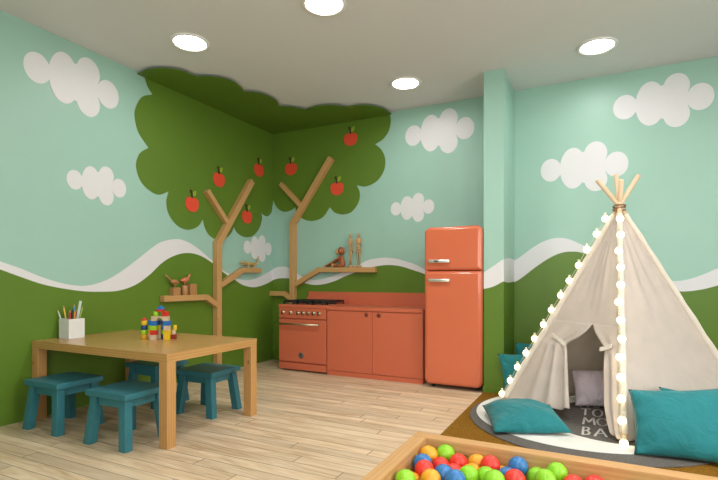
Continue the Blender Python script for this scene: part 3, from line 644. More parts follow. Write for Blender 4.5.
for nm, c, u, v, du, dv, L, r, lb in PENS:
    L += .022 if nm != 'ruler' else -.008; b0 = pb.location+ur*(u*.55)+uf*(v*.9)+Vector((0, 0, .0085)); dirv = (ur*du+uf*dv+Vector((0, 0, .17))).normalized()
    t = thing(nm, b0, lb, nm, 'pens and pencils in the white box')
    R = Vector((0, 0, 1)).rotation_difference(dirv).to_matrix().to_4x4(); bm = BM()
    if nm == 'ruler':
        box(bm, -.011, .011, -.0015, .0015, 0, L, R @ Matrix.Rotation(CAM_YAW, 4, 'Z')); build('blade', bm, 'p_'+c, t)
    else:
        lathe(bm, [(r*.8, 0), (r, .004), (r, L-.022), (r*.9, L-.021)], 8 if nm == 'pencil' else 14, R, sm=nm != 'pencil'); build('barrel', bm, 'p_'+c, t)
        bm = BM(); lathe(bm, [(r*.88, L-.021), (r*.25, L-.003), (0, L)], 8, R); build('tip', bm, 'fig' if nm == 'pencil' else 'p_black', t)

# toy blocks: u to the right, v away, k = height in block rows
BU, BV = math.cos(CAM_YAW), math.sin(CAM_YAW)
B0 = Vector((-3.321, 2.845, TZ)); BH, BS = .0395, .046
def toy(u, v, k, col, shape, label, w=BS, h=BH, dz=0):
    pos = B0+ur*u+uf*v+Vector((0, 0, k*BH+dz)); bm = BM(); d = BS
    if shape == 'cube': box(bm, -w/2, w/2, -d/2, d/2, 0, h-.0006, bev=.002)
    elif shape == 'cylinder': lathe(bm, [(w/2-.002, 0), (w/2, .002), (w/2, h-.0026), (w/2-.002, h-.0006)], 24)
    elif shape == 'cone': lathe(bm, [(w/2+.003, 0), (w/2+.003, .003), (.004, h), (0, h+.001)], 24)
    elif shape == 'triangle': slab(bm, [(-w/2, 0), (w/2, 0), (0, h)], d, Matrix.Translation((0, d/2, 0)) @ Matrix.Rotation(PI/2, 4, 'X'))
    elif shape == 'arch':
        pts = [(-w/2, 0), (-.027, 0)]+[(-.027*math.cos(PI*i/14), .027*math.sin(PI*i/14)) for i in range(1, 14)]+[(.027, 0), (w/2, 0), (w/2, h-.0006), (-w/2, h-.0006)]
        slab(bm, pts, d, Matrix.Translation((0, d/2, 0)) @ Matrix.Rotation(PI/2, 4, 'X'))
    o = build('toy_block', bm, 'b_'+col); o.location = pos; o.rotation_euler.z = CAM_YAW
    return tag(o, label, 'toy block', 'coloured toy blocks on the table')
uL, uR = -.056, .055
for k, (c, lb) in enumerate([('beige', 'beige cube at the foot of the castle front left column'), ('red', 'bright red cube second from the bottom in the left front column'), ('lime', 'lime cube third in the castle front left column'), ('blue', 'blue cube at the top of the castle front left column')]): toy(uL, 0, k, c, 'cube', lb, w=.050)
toy(uR, 0, 0, 'yellow', 'cube', 'tall yellow block at the foot of the castle front right column', h=2*BH, w=.048)
toy(uR, 0, 2, 'beige', 'cube', 'beige cube above the tall yellow block'); toy(uR, 0, 3, 'blue', 'cube', 'blue cube above the beige cube in the right front column', w=.050)
toy(-.001, .0, 4, 'beige', 'arch', 'long beige arch block bridging the two front columns', w=.140)
toy(-.040, 0, 5, 'lime', 'cylinder', 'lime cylinder standing on the left of the beige arch', w=.042); toy(.040, 0, 5, 'red', 'cube', 'red cube standing on the right of the beige arch', w=.042)
toy(.0, .0, 6, 'red', 'cube', 'flat red block resting across the top of the castle', w=.052, h=.02); toy(0, 0, 6, 'blue', 'triangle', 'blue triangular roof block, topmost on the castle', w=.058, h=.030, dz=.0195)
for k, (c, lb) in enumerate([('navy', 'dark blue cylinder standing in the castle gateway'), ('lime', 'lime cylinder on the dark blue cylinder in the castle gateway'), ]): toy(.006, .054, k, c, 'cylinder', lb, w=.042)
toy(.012, .054, 2, 'blue', 'cube', 'blue cube seen through the castle gateway', w=.044)
for k, (c, lb) in enumerate([('beige', 'beige cube at the foot of the rear left castle column'), ('yellow', 'yellow cube second in the rear left castle column'), ('lime', 'lime cube third in the rear left castle column'), ('blue', 'blue cube at the top of the rear left castle column')]): toy(-.102, .056, k, c, 'cube', lb, w=.040)
for k, (c, lb) in enumerate([('beige', 'beige cube at the bottom behind the castle gateway'), ('beige', 'upper beige cube behind the castle gateway'), ('yellow', 'yellow cube glimpsed deep inside the castle gateway'), ('navy', 'dark blue cube glimpsed deep inside the castle gateway')]): toy(-.034, .060, k, c, 'cube', lb, w=.040)
for k, (c, lb) in enumerate([('amber', 'amber cylinder at the foot of the round tower left of the castle'), ('lime', 'lime cylinder second from the bottom in the round tower'), ('navy', 'dark blue cylinder in the middle of the round tower'), ('yellow', 'yellow cylinder under the red cone of the round tower')]): toy(-.152, .030, k, c, 'cylinder', lb, w=.052)
toy(-.152, .030, 4, 'red', 'cone', 'red cone roof on the round tower left of the castle', h=.026)
toy(.100, .030, 0, 'darkred', 'cube', 'dark red cube right of the castle', w=.034); toy(.100, .030, 1, 'beige', 'cylinder', 'beige cylinder on the dark red cube', w=.034); toy(.112, .030, 2, 'yellow', 'cylinder', 'yellow cylinder on top of the beige one right of the castle', w=.030)

# ------------------------------------------------------------------ kitchen: stove, cabinet, worktop, splashback, fridge
FY = 5.0
SX0, SX1 = -3.677, -2.968
sv = thing('stove', ((SX0+SX1)/2, 5.3, 0), 'coral red range cooker with black gas hob, left of the matching cabinet', 'stove')
X = Matrix.Translation(-sv.location)
bm = BM(); box(bm, SX0, SX1, FY+.03, YB-.02, .035, .80, X, bev=.003); build('body', bm, 'coral', sv)
bm = BM(); box(bm, SX0, SX1, FY-.008, YB-.02, .802, .842, X, bev=.004); build('hob_top', bm, 'coral', sv)
bm = BM(); box(bm, SX0+.004, SX1-.004, FY, FY+.029, .672, .800, X, bev=.003); build('control_panel', bm, 'coral', sv)
for x in (-3.608, -3.49, -3.379, -3.304, -3.227, -3.149, -3.071):
    bm = BM(); T = X @ Matrix.Translation((x, FY, .742)) @ Matrix.Rotation(PI/2, 4, 'X')
    lathe(bm, [(.024, 0), (.024, .004), (.017, .006), (.015, .024), (.012, .027), (0, .027)], 22, T); k = build('knob', bm, 'steel', sv)
    bm = BM(); box(bm, -.006, .006, -.024, .020, .024, .036, T, bev=.002); build('grip', bm, 'black', k)
bm = BM(); box(bm, SX0+.004, SX1-.004, FY, FY+.029, .122, .655, X, bev=.004); od = build('oven_door', bm, 'coral', sv)
bm = BM(); rod(bm, X @ Vector((SX0-.004, FY-.045, .600)), X @ Vector((SX1-.085, FY-.045, .600)), .012)
for x in (SX0+.05, SX1-.14): rod(bm, X @ Vector((x, FY+.002, .600)), X @ Vector((x, FY-.045, .600)), .008)
build('handle', bm, 'steel', od)
bm = BM(); T = X @ Matrix.Translation((-3.337, FY, .205)) @ Matrix.Rotation(PI/2, 4, 'X'); lathe(bm, [(.038, 0), (.038, .003), (.034, .006), (0, .006)], 28, T); bd = build('badge', bm, 'badge', od)
bm = BM(); lathe(bm, [(.030, .0062), (.030, .0075), (.025, .0075), (.025, .0062)], 28, T, cap=False)
for a in (.5, PI-.5): box(bm, -.012, .012, -.002, .002, .0062, .0075, T @ Matrix.Rotation(a, 4, 'Z'))
box(bm, -.016, .016, -.013, -.009, .0062, .0075, T); build('emblem', bm, 'badge_ring', bd)
bm = BM(); box(bm, SX0+.004, SX1-.004, FY, FY+.029, .022, .104, X, bev=.003); build('drawer_front', bm, 'coral', sv)
for x in (SX0+.05, SX1-.04):
    for y in (FY+.06, YB-.08):
        bm = BM(); rod(bm, X @ Vector((x, y, 0)), X @ Vector((x, y, .036)), .016); build('foot', bm, 'chrome', sv)
bm = BM(); box(bm, SX0+.075, SX1, YB-.06, YB-.021, .842, .918, X, bev=.003); build('upstand', bm, 'coral', sv)
for gx in (SX0+.13, (SX0+SX1)/2, SX1-.13):
    bm = BM(); y0, y1 = FY+.07, YB-.10; w = .105; z0, z1 = .866, .892
    for (a, b, c, d) in ((gx-w, gx+w, y0, y0+.014), (gx-w, gx+w, y1-.014, y1), (gx-w, gx-w+.014, y0, y1), (gx+w-.014, gx+w, y0, y1), (gx-.007, gx+.007, y0, y1), (gx-w, gx+w, (y0+y1)/2-.007, (y0+y1)/2+.007), (gx-w, gx+w, y0+.105, y0+.119), (gx-w, gx+w, y1-.119, y1-.105)): box(bm, a, b, c, d, z0, z1, X, bev=.002)
    for x in (gx-w, gx+w-.014):
        for y in (y0, y1-.014): box(bm, x, x+.014, y, y+.014, .8421, z0, X)
    build('grate', bm, 'black', sv)
    for y in (y0+.112, y1-.112):
        bm = BM(); lathe(bm, [(.048, .8421), (.048, .850), (.036, .852), (.036, .861), (.030, .865), (0, .866)], 24, X @ Matrix.Translation((gx, y, 0))); build('burner', bm, 'black', sv)
# cabinet
CX0, CX1 = -2.960, -1.732
cb = thing('cabinet', ((CX0+CX1)/2, 5.3, 0), 'coral red two-door base cabinet with finger holes, between stove and fridge', 'cabinet')
X = Matrix.Translation(-cb.location)
bm = BM(); box(bm, CX0, CX1, FY+.022, YB-.02, .055, .790, X, bev=.002); build('carcass', bm, 'coral', cb)
bm = BM(); box(bm, CX0+.002, CX1-.002, FY+.004, YB-.04, 0, .0548, X, bev=.001); build('plinth', bm, 'coral', cb)
XM = -2.349
for x0, x1, hx in ((CX0+.004, XM-.002, -2.424), (XM+.002, CX1-.002, -2.266)):
    bm = BM(); box(bm, x0, x1, FY, FY+.020, .060, .784, X, bev=.002); dr = build('door', bm, 'coral', cb)
    bm = BM(); T = X @ Matrix.Translation((hx, FY, .745)) @ Matrix.Rotation(PI/2, 4, 'X'); lathe(bm, [(.0, .0006), (.027, .0006), (.027, .0014), (0, .0014)], 28, T, 0); lathe(bm, [(.0265, .0002), (.033, .0002), (.033, .0022), (.0265, .0022), (.0265, .0002)], 28, T, 1, cap=False); build('finger_hole', bm, ['coral_dark', 'coral'], dr)
bm = BM(); box(bm, CX0-.003, CX1+.004, FY-.012, YB-.021, .794, .836, bev=.004); tag(recentre(build('worktop', bm, 'coral')), 'coral red worktop lying on the two-door cabinet', 'worktop').location.z = .794-.0035
bm = BM(); box(bm, SX0+.075, CX1+.004, YB-.0205, YB-.004, .70, .993, bev=.002); tag(recentre(build('splashback', bm, 'coral')), 'coral red splashback panel on the wall behind stove and worktop', 'splashback')
# fridge
fx0, fx1, fyf, fyb, fz0, fz1 = -1.683, -1.063, 4.885, 5.53, .03, 1.722
fr = thing('fridge', ((fx0+fx1)/2, (fyf+fyb)/2, 0), 'tall rounded coral orange retro fridge between cabinet and pillar', 'fridge')
X = Matrix.Translation(-fr.location)
def rbox(bm, x0, x1, y0, y1, z0, z1, r, T, top=True, bottom=True, bulge=0.0):
    """box rounded in the xz outline (radius r, where wanted) with a softly rounded front edge"""
    def ol(ins):
        p = []
        for cx, cz, a0, rr in ((x1, z1, 0, r if top else .004), (x0, z1, 90, r if top else .004), (x0, z0, 180, r if bottom else .004), (x1, z0, 270, r if bottom else .004)):
            sx = -1 if cx == x1 else 1; sz = -1 if cz == z1 else 1
            q = max(rr-ins, .002); ox, oz = cx+sx*max(rr, ins+.002), cz+sz*max(rr, ins+.002)
            for i in range(9):
                a = math.radians(a0+90*i/8); p.append((ox+q*math.cos(a), oz+q*math.sin(a)))
        return p
    b2 = bmesh.new(); b2.loops.layers.uv.new('UVMap'); rings = []
    e = .045
    prof = [(0.0, y1), (0.0, y0+e)]+[(e*(1-math.cos(a))*.9, y0+e-e*math.sin(a)) for a in [PI/2*i/7 for i in range(1, 8)]]
    for ins, y in prof: rings.append([b2.verts.new((x, y, z)) for x, z in ol(ins)])
    n = len(rings[0])
    for a, b in zip(rings[:-1], rings[1:]):
        for i in range(n): f = b2.faces.new((a[i], a[(i+1) % n], b[(i+1) % n], b[i])); f.smooth = True
    f = b2.faces.new(rings[0]); f = b2.faces.new(rings[-1]); 
    bmesh.ops.recalc_face_normals(b2, faces=list(b2.faces)); bmesh.ops.transform(b2, matrix=T, verts=list(b2.verts)); merge(bm, b2)
zs = 1.255
bm = BM(); rbox(bm, fx0+.004, fx1-.004, fyf+.075, fyb, fz0, fz1-.003, .065, X); build('body', bm, 'coral_gloss', fr)
for z0, z1, tp_, bt, hz in ((zs+.0025, fz1, True, False, 1.354), (fz0+.012, zs-.0025, False, True, 1.152)):
    bm = BM(); rbox(bm, fx0, fx1, fyf, fyf+.070, z0, z1, .065, X, tp_, bt); dr = build('door', bm, 'coral_gloss', fr)
    bm = BM(); y = fyf-.030
    box(bm, fx0+.065, fx0+.290, y-.012, y+.010, hz-.017, hz+.017, X, bev=.009); box(bm, fx0+.075, fx0+.115, y, fyf+.004, hz-.013, hz+.013, X, bev=.003); 
    for f in bm.faces: f.smooth = True
    hd = build('handle', bm, 'chrome', dr)
    if tp_:
        bm = BM(); box(bm, fx0+.128, fx0+.170, y-.0135, y-.0115, hz-.011, hz+.011, X); build('badge', bm, 'badge', hd)
bm = BM(); box(bm, fx0+.03, fx1-.03, fyf+.071, fyf+.0749, fz0+.05, fz1-.05, X); build('seal', bm, 'gap', fr)
for x in (fx0+.07, fx1-.07):
    for y in (fyf+.12, fyb-.06):
        bm = BM(); rod(bm, X @ Vector((x, y, 0)), X @ Vector((x, y, fz0+.004)), .02); build('foot', bm, 'black', fr)

# ------------------------------------------------------------------ ceiling lamps
def downlight(x, y, label, lens='lamp_lens'):
    t = thing('ceiling_lamp', (x, y, H), label, 'ceiling lamp', 'round recessed ceiling lamps')
    bm = BM(); lathe(bm, [(.170, 0), (.172, -.006), (.165, -.012), (.142, -.012), (.136, -.004), (.136, 0)], 48, cap=False); build('trim', bm, 'lamp_trim', t)
    bm = BM(); lathe(bm, [(0, -.0035), (.136, -.0035), (.136, -.001), (0, -.001)], 48); build('lens', bm, lens, t)
LMP = [(-3.278, 3.13, 'round recessed lamp at the upper left, above the table'), (-1.89, 3.15, 'round recessed lamp cut by the top edge of the photo'), (-1.873, 4.835, 'round recessed lamp above the stove and fridge, right of the tree crown'), (-.014, 4.852, 'round recessed lamp at the upper right, before the tepee wall')]
for x, y, lb in LMP: downlight(x, y, lb, 'lamp_lens' if x == -1.89 else 'lamp_lens_dim')
for x, y in ((-.014, 3.15), (-.014, 1.45), (1.86, 3.15), (-.014, -.25), (1.86, 1.45)): downlight(x, y, 'round recessed fill lamp added out of view over the front part of the room')  # unseen lamps, added and placed to brighten the middle of the room

# ------------------------------------------------------------------ carpet, rug
bm = BM(); slab(bm, [(-1.055, .3), (2.8, .3), (2.8, YB-.004), (PX1+.010, YB-.004), (PX1+.010, PY-.010), (-1.055, PY-.010)], .008, Matrix.Translation((0, 0, .0005)))
o = tag(recentre(build('carpet', bm, 'carpet')), 'ochre brown carpet on the plank floor under rug, tepee and ball pit', 'carpet')
RZ = .0087
rug = thing('round_rug', (-.076, 4.347, RZ), 'round grey and white rug with lettering, under the tepee', 'rug')
X = Matrix.Translation(-rug.location)
def disc(bm, cx, cy, r, z0, z1, mi=0): lathe(bm, [(r-.004, z0), (r, z0+.002), (r, z1-.002), (r-.004, z1), (0, z1)], 96, X @ Matrix.Translation((cx, cy, 0)), mi, sm=False)
bm = BM(); disc(bm, -.075, 4.275, .935, RZ, RZ+.010); build('border', bm, 'rug_dark', rug)
bm = BM(); disc(bm, -.138, 4.355, .836, RZ+.0092, RZ+.0112); build('white_ring', bm, 'rug_white', rug)
bm = BM(); disc(bm, .142, 4.360, .595, RZ+.0104, RZ+.0124); build('grey_disc', bm, 'rug_dark', rug)
LET = {'A': [[(0, 0), (.42, 1), (.84, 0)], [(.16, .36), (.68, .36)]], 'B': [[(0, 0), (0, 1), (.45, .97), (.58, .78), (.42, .55), (0, .52)], [(.42, .53), (.66, .30), (.52, .05), (0, 0)]], 'M': [[(0, 0), (.08, 1), (.48, .3), (.88, 1), (1, 0)]],
       'O': [[(.5+.48*math.cos(a), .5+.5*math.sin(a)) for a in [2*PI*i/20 for i in range(21)]]], 'T': [[(.4, 0), (.4, 1)], [(0, .98), (.85, 1)]], 'U': [[(0, 1), (0, .35), (.2, .03), (.6, .03), (.8, .35), (.8, 1)]]}
bm = BM(); RT = RZ+.0124
def stroke(pts, w):
    for (a, b) in zip(pts[:-1], pts[1:]):
        a, b = Vector(a), Vector(b); d = (b-a).normalized()*w*.4; n = Vector((-d.y, d.x)).normalized()*w/2; a, b = a-d, b+d
        slab(bm, [tuple(a-n), tuple(b-n), tuple(b+n), tuple(a+n)], .0012, X @ Matrix.Translation((0, 0, RT-.0002)))
for ch, x, y, w, h in (('B', -.108, 3.945, .070, .205), ('A', -.026, 3.952, .092, .200), ('M', -.112, 4.235, .082, .205), ('O', -.012, 4.240, .078, .22), ('T', -.136, 4.515, .078, .215), ('O', -.046, 4.500, .074, .25), ('A', -.150, 4.80, .075, .22), ('U', -.045, 4.83, .07, .22)):
    for pl_ in LET[ch]: stroke([(.982*(x+px*w), .982*(y+px*w*.2+py*h)) for px, py in pl_], .0165)
build('lettering', bm, 'letters', rug)
RUGTOP = RZ+.0112

# ------------------------------------------------------------------ tepee
FA, FC, FD, FB, AP = Vector((-.80, 4.53, .02)), Vector((.157, 3.781, .02)), Vector((1.139, 4.787, .02)), Vector((.20, 5.44, .02)), Vector((.155, 4.60, 1.775))
tp = thing('tepee', (.17, 4.6, RUGTOP), 'cream canvas play tepee with wooden poles and tied-back door', 'tepee')
X = Matrix.Translation(-tp.location)
TIPS = {'A': Vector((.300, 4.62, 2.040)), 'C': Vector((.135, 4.72, 2.075)), 'D': Vector((-.012, 4.58, 2.020)), 'B': Vector((.166, 4.50, 1.990))}
OFF = {'A': Vector((-.008, 0, 0)), 'C': Vector((0, -.024, 0)), 'D': Vector((.010, 0, 0)), 'B': Vector((0, .022, 0))}
for k, F in (('A', FA), ('C', FC), ('D', FD), ('B', FB)):
    bm = BM(); tube(bm, [X @ F, X @ (AP+OFF[k]), X @ TIPS[k]], .0195, 14); build('pole', bm, 'pole', tp)
# sleeves: canvas tubes round the poles
for k, F in (('A', FA), ('C', FC), ('D', FD), ('B', FB)):
    top = F.lerp(AP+OFF[k], .965); lo = F.lerp(AP+OFF[k], .035); bm = BM()
    n = 26; tube(bm, [X @ lo.lerp(top, i/n) for i in range(n+1)], [.030+.003*math.sin(i*1.7)-.006*(i/n) for i in range(n+1)], 14, cap=False); build('pole_sleeve', bm, 'sleeve', tp)
bm = BM()
for k in range(3):
    c = AP+Vector((0, 0, .017*(k-1)-.006)); tube(bm, [X @ (c+Vector((math.cos(a)*.046, math.sin(a)*.046, .007*math.sin(a+k*1.4)))) for a in [2*PI*i/24 for i in range(25)]], .0062, 8)
build('binding', bm, 'rope', tp)
def canvas(name, P, Q, fold, n=30, mrows=34, z_hem=.05):
    """a whole triangular side from pole P to pole Q"""
    bm = BM(); nrm = (Q-P).cross(AP-P).normalized(); grid = []
    if nrm.dot(P-Vector((AP.x, AP.y, 0))) < 0: nrm = -nrm
    for i in range(mrows+1):
        v = .985*i/mrows; row = []
        for j in range(n+1):
            u = j/n; b = P.lerp(Q, u); p = b.lerp(AP, v); sag = math.sin(PI*u)
            if i == 0: p.z = .035+.02*sag*math.sin(u*9)
            p = p+nrm*fold(u, v)*sag
            row.append(bm.verts.new(X @ p))
        grid.append(row)
    for i in range(mrows):
        for j in range(n): f = bm.faces.new((grid[i][j], grid[i][j+1], grid[i+1][j+1], grid[i+1][j])); f.smooth = True
    o = build(name, bm, 'canvas', tp); s = o.modifiers.new('thick', 'SOLIDIFY'); s.thickness = .002; s.offset = 0
    return o
def fold_side(u, v):
    # long soft creases running down from the top, short puckers along the far pole
    a = .030*(1-v)+.016*math.sin(u*6.0+v*2.0)*(1-v*.5)
    a += .010*math.sin((u+.35*v)*26)*math.exp(-((v-.75)/.22)**2)
    a += .012*math.sin(v*64+u*5)*math.exp(-((u-.93)/.10)**2)*(1 if v < .78 else .3)
    return a
canvas('side_panel', FC, FD, fold_side)
canvas('rear_panel', FD, FB, lambda u, v: .02*(1-v)+.01*math.sin(u*8))
canvas('rear_panel', FB, FA, lambda u, v: .02*(1-v)+.01*math.sin(u*7+1))
# front side with its door: rows by height; left and right pieces part at the opening
zt = .805                                    # peak of the opening
nF = (FC-FA).cross(AP-FA).normalized(); nF = nF if nF.dot(FA-Vector((AP.x, AP.y, 0))) > 0 else -nF
OL = [(0, .645), (.147, .604), (.25, .566), (.347, .529), (.493, .461), (.558, .416), (.595, .380), (.620, .372), (.645, .410), (.684, .493), (.74, .565), (.805, .625)]
OR = [(0, .925), (.066, .915), (.109, .899), (.227, .865), (.404, .845), (.585, .819), (.635, .801), (.693, .736), (.747, .671), (.805, .625)]
def edge_u(z, u):
    """point on the flat front side at height z; u from pole A (0) to pole C (1)"""
    s = (z-FA.z)/(AP.z-FA.z); return FA.lerp(AP, s).lerp(FC.lerp(AP, s), u)
def front_piece(name, umin, umax, side, hem):
    bm = BM(); rows = []; n, m = 30, 46
    for i in range(m+1):
        row = []
        for j in range(n+1):
            q = j/n; near = q if side == 'L' else 1-q           # 1 at the door edge
            hm = hem+(.075*near if side == 'L' else .03*near)+.008*math.sin(near*14)
            z = hm+(zt-hm)*i/m; a, b = umin(z), umax(z); u = a+(b-a)*q; p = edge_u(z, u)
            tz = .615; gather = math.exp(-((z-tz)/.07)**2)
            amp = .040*near**1.3*(1-.8*gather)*1*(.55 if side == 'R' else 1)
            ph = (1-near)*(24 if side == 'L' else 12)
            w = amp*math.sin(ph+.8)+.012*near*min(1, (zt-z)/.1)+.018*math.sin(PI*min(1, near*1.1))*(1 if z < tz else .4)*min(1, (zt-z)/.15)
            # curtain edge rolls back into a fold
            w -= .035*max(0, near-.9)*10*min(1, (zt-z)/.12)*.6
            w *= min(1, (1-near)*6+.0) if near < .17 and False else 1
            w *= 1 if near > .08 else near/.08
            k_ = min(1, max(0, (zt-z)/.24)); w *= k_*k_*(3-2*k_)
            row.append(bm.verts.new(X @ (p+nF*w)))
        rows.append(row)
    for i in range(m):
        for j in range(n): f = bm.faces.new((rows[i][j], rows[i][j+1], rows[i+1][j+1], rows[i+1][j])); f.smooth = True
    o = build(name, bm, 'canvas', tp); s = o.modifiers.new('thick', 'SOLIDIFY'); s.thickness = .002; s.offset = 0
front_piece('door_curtain', lambda z: 0.0, lambda z: interp(OL, z), 'L', .055)
front_piece('door_curtain', lambda z: interp(OR, z), lambda z: 1.0, 'R', .035)
bm = BM(); rows = []
for i in range(27):
    z = zt+(AP.z-.03-zt)*i/26
    rows.append([bm.verts.new(X @ (edge_u(z, j/24)+nF*(math.sin(PI*j/24)*min(1, i/9)*(.018*(1-i/26)*math.sin(j*.42+i*.1)+.008*math.sin(j*1.9+i*.22))))) for j in range(25)])
for i in range(26):
    for j in range(24): f = bm.faces.new((rows[i][j], rows[i][j+1], rows[i+1][j+1], rows[i+1][j])); f.smooth = True
o = build('front_panel', bm, 'canvas', tp); s = o.modifiers.new('thick', 'SOLIDIFY'); s.thickness = .002; s.use_rim = False; s.offset = 0
# ties that hold the curtains
for pts in ([(.173, .672), (.275, .645), (.335, .625), (.392, .605)], [(.792, .612), (.825, .618), (.857, .627), (.915, .648)]):
    bm = BM(); b2 = []
    for u, z in pts: b2.append([bm.verts.new(X @ (edge_u(z+dz, u)+nF*.034)) for dz in (-.015, .015)])
    for a, b in zip(b2[:-1], b2[1:]): bm.faces.new((a[0], b[0], b[1], a[1]))
    o = build('curtain_tie', bm, 'sleeve', tp); s = o.modifiers.new('thick', 'SOLIDIFY'); s.thickness = .008

# string lights
def string_lights(bulbs, label, start):
    t = thing('string_lights', Vector(bulbs[0])-Vector((0, 0, .05)), label, 'string lights', 'bulb strings on the tepee poles'); Xs = Matrix.Translation(-t.location)
    path = []; b = [Vector(p) for p in bulbs]
    for i in range(len(b)-1):
        for k in range(6):
            s = k/6; p = b[i].lerp(b[i+1], s); p += Vector((.0, 0, -.016*math.sin(PI*s)))+start*math.sin(PI*s)*.012; path.append(Xs @ p)
    path.append(Xs @ b[-1]); bm = BM(); tube(bm, path, .0022, 6); build('wire', bm, 'wire', t)
    for p in b:
        bm = BM(); ell(bm, Xs @ p, (.0275,)*3, seg=20); bl = build('bulb', bm, 'bulb', t)
        bm = BM(); lathe(bm, [(.009, 0), (.010, .008), (.010, .020), (.006, .024)], 12, Xs @ Matrix.Translation(p+Vector((0, 0, .027)))); build('socket', bm, 'socket', bl)
string_lights(D['bulbsA'], 'string of glowing round bulbs along the left pole of the tepee', -ur)
string_lights(D['bulbsB'], 'string of glowing round bulbs down the front centre pole of the tepee', -ur)

# ------------------------------------------------------------------ pillows
def pillow(name, c, th, mat, label, cat='pillow', group=None, bot=.9, seed=0, out=None, pinch=.075):
    """c: four corners in order; plump in the middle, pinched at the edges"""
    c = [Vector(p) for p in c]; base = sum(c, Vector())/4; z0 = min(p.z for p in c); base.z = z0
    nr = (c[1]-c[0]).cross(c[3]-c[0]).normalized(); n = 30; bm = BM(); rnd = random.Random(seed); tops, bots = [], []
    ph = [rnd.uniform(0, 6) for _ in range(8)]
    for i in range(n+1):
        rt, rb = [], []
        for j in range(n+1):
            u, v = i/n, j/n
            p = c[0]*(1-u)*(1-v)+c[1]*u*(1-v)+c[2]*u*v+c[3]*(1-u)*v
            cu, cv = 2*u-1, 2*v-1
            # edges pull in between the pointed corners
            mid = (c[0]+c[1]+c[2]+c[3])/4; pull = pinch*((1-cv*cv)*abs(cu)**3+(1-cu*cu)*abs(cv)**3)
            p = p.lerp(mid, pull)
            e = max(0, (1-abs(cu)**2.4)*(1-abs(cv)**2.4))**.62
            wr = 1+.07*math.sin(5*u+3*v+ph[0])+.05*math.sin(11*u-7*v+ph[1])
            rad = .006*math.sin(math.atan2(cv, cu)*11+ph[2])*max(0, (cu*cu+cv*cv)-.25)*(1 if e > .02 else 0)
            hgt = th*.5*e*wr+rad
            rt.append(p+nr*hgt); rb.append(p-nr*hgt*bot)
        tops.append(rt); bots.append(rb)
    vt = [[bm.verts.new(p-base) for p in r] for r in tops]
    vb = [[vt[i][j] if i in (0, n) or j in (0, n) else bm.verts.new(bots[i][j]-base) for j in range(n+1)] for i in range(n+1)]
    for i in range(n):
        for j in range(n):
            f = bm.faces.new((vt[i][j], vt[i+1][j], vt[i+1][j+1], vt[i][j+1])); f.smooth = True
            f = bm.faces.new((vb[i][j], vb[i][j+1], vb[i+1][j+1], vb[i+1][j])); f.smooth = True
    bmesh.ops.recalc_face_normals(bm, faces=list(bm.faces))
    o = build(name, bm, mat); o.location = base
    zm = min((v.co.z for v in o.data.vertices)); lift = RUGTOP+.004 if out is None else out
    o.location.z = lift-zm if z0 < .2 else base.z
    return tag(o, label, cat, group)
G = 'teal pillows round the tepee'
pillow('pillow', [(-.90, 4.14, .10), (-.69, 3.565, .060), (-.165, 3.78, .07), (-.345, 4.02, .20)], .24, 'teal_cloth', 'flat teal pillow lying on the white rug part left of the tepee door', 'pillow', G, seed=1, bot=.4, pinch=.04)
pillow('pillow', [(.205, 3.575, .05), (.87, 3.60, .05), (.80, 3.97, .47), (.185, 3.83, .42)], .17, 'teal_cloth', 'big teal pillow standing in front at the right edge, by the centre pole', 'pillow', G, seed=2)
pillow('pillow', [(.47, 3.98, .04), (.93, 4.40, .04), (.86, 4.47, .30), (.39, 4.07, .40)], .13, 'teal_cloth', 'teal pillow tucked behind the big one against the tepee right side', 'pillow', G, seed=3)
pillow('pillow', [(-.83, 4.84, .05), (-.45, 5.04, .05), (-.42, 5.12, .46), (-.90, 4.85, .45)], .13, 'teal_cloth', 'teal pillow leaning by the pillar behind the left string of bulbs', 'pillow', G, seed=4, out=.0215)
pillow('pillow', [(-.78, 5.20, .04), (-.42, 5.42, .04), (-.46, 5.47, .52), (-.80, 5.30, .52)], .12, 'teal_cloth', 'teal pillow furthest back in the niche between pillar and tepee', 'pillow', G, seed=5, out=.010)
pillow('cushion', [(-.19, 4.68, .05), (.20, 4.76, .05), (.18, 4.92, .38), (-.235, 4.84, .345)], .15, 'lav_cloth', 'pale lavender crumpled cushion inside the tepee', 'cushion', seed=6, out=RUGTOP+.006)

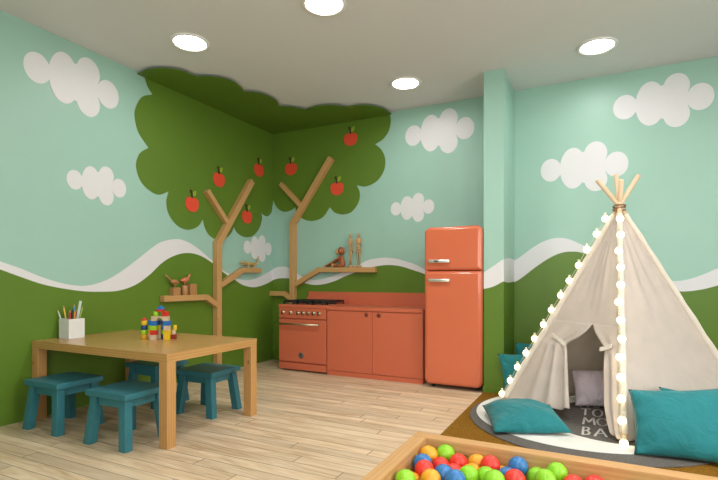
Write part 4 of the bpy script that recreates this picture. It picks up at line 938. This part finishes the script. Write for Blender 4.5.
# ------------------------------------------------------------------ ball pit
bx0, bx1, by0, by1, bz = -.795, .765, 1.33, 2.215, .42
pit = thing('ball_pit', ((bx0+bx1)/2, (by0+by1)/2, .0087), 'open pine box full of coloured plastic balls at the front', 'ball pit')
X = Matrix.Translation(-pit.location); tk = .068
for a in ((bx0, bx1, by1-tk, by1), (bx0, bx1, by0, by0+tk), (bx0, bx0+tk, by0+tk+.0005, by1-tk-.0005), (bx1-tk, bx1, by0+tk+.0005, by1-tk-.0005)):
    bm = BM(); box(bm, *a, .0087, bz, X, bev=.003); build('side_board', bm, 'pine', pit)
bm = BM(); box(bm, bx0+tk, bx1-tk, by0+tk, by1-tk, .0095, .03, X); build('bottom', bm, 'pine', pit)
CN = dict(r='red', y='yellow', g='green', b='blue')
BL = ["yellow play ball in the far left corner of the ball pit", "green play ball next to the far left yellow one, at the back board", "leftmost blue play ball, touching the left board", "red play ball right of the leftmost blue ball", "red play ball at the back board, third along from the corner", "leftmost red play ball, in front of the leftmost blue one", "yellow play ball at the back board, right of two red ones", "red play ball at the back board, near its middle", "yellow play ball in front of the middle red ball", "largest lone blue play ball at the right of the yellow one", "green play ball between the lone blue ball and the rightmost green one", "rightmost fully visible green play ball at the back board", "yellow play ball half hidden in front of another yellow one", "green play ball at the bottom centre under two yellow ones", "blue play ball low in front of the second red ball", "yellow play ball at the bottom edge, left part of the pit", "blue play ball at the bottom edge below the small blue one", "green play ball cut by the bottom edge near the middle", "blue play ball at the bottom, just below the lone big blue one", "red play ball cut by the bottom edge beneath the right blue balls", "yellow play ball cut by the bottom edge at the far left", "leftmost green play ball, cut by the bottom edge", "red play ball deep between blue and green ones near the centre", "small visible green sliver of ball right of the centre", "green play ball at the bottom right below the rightmost green ones", "red play ball barely showing at the bottom right, left one of two", "red play ball barely showing at the bottom right, right one of two"]
bm0 = {}
for i, (c, x, y, z) in enumerate(BALLS):
    if c not in bm0:
        bm = BM(); ell(bm, (0, 0, .0413), (.0413,)*3, seg=28); o = build('play_ball', bm, 'ball_'+c); bm0[c] = o
    else:
        o = bm0[c].copy(); COL.objects.link(o)
    o.location = (x, y, z-.0413)
    tag(o, BL[i] if i < len(BL) else CN[c]+' play ball buried among the others or at the near side of the ball pit', 'ball', 'balls in the ball pit')
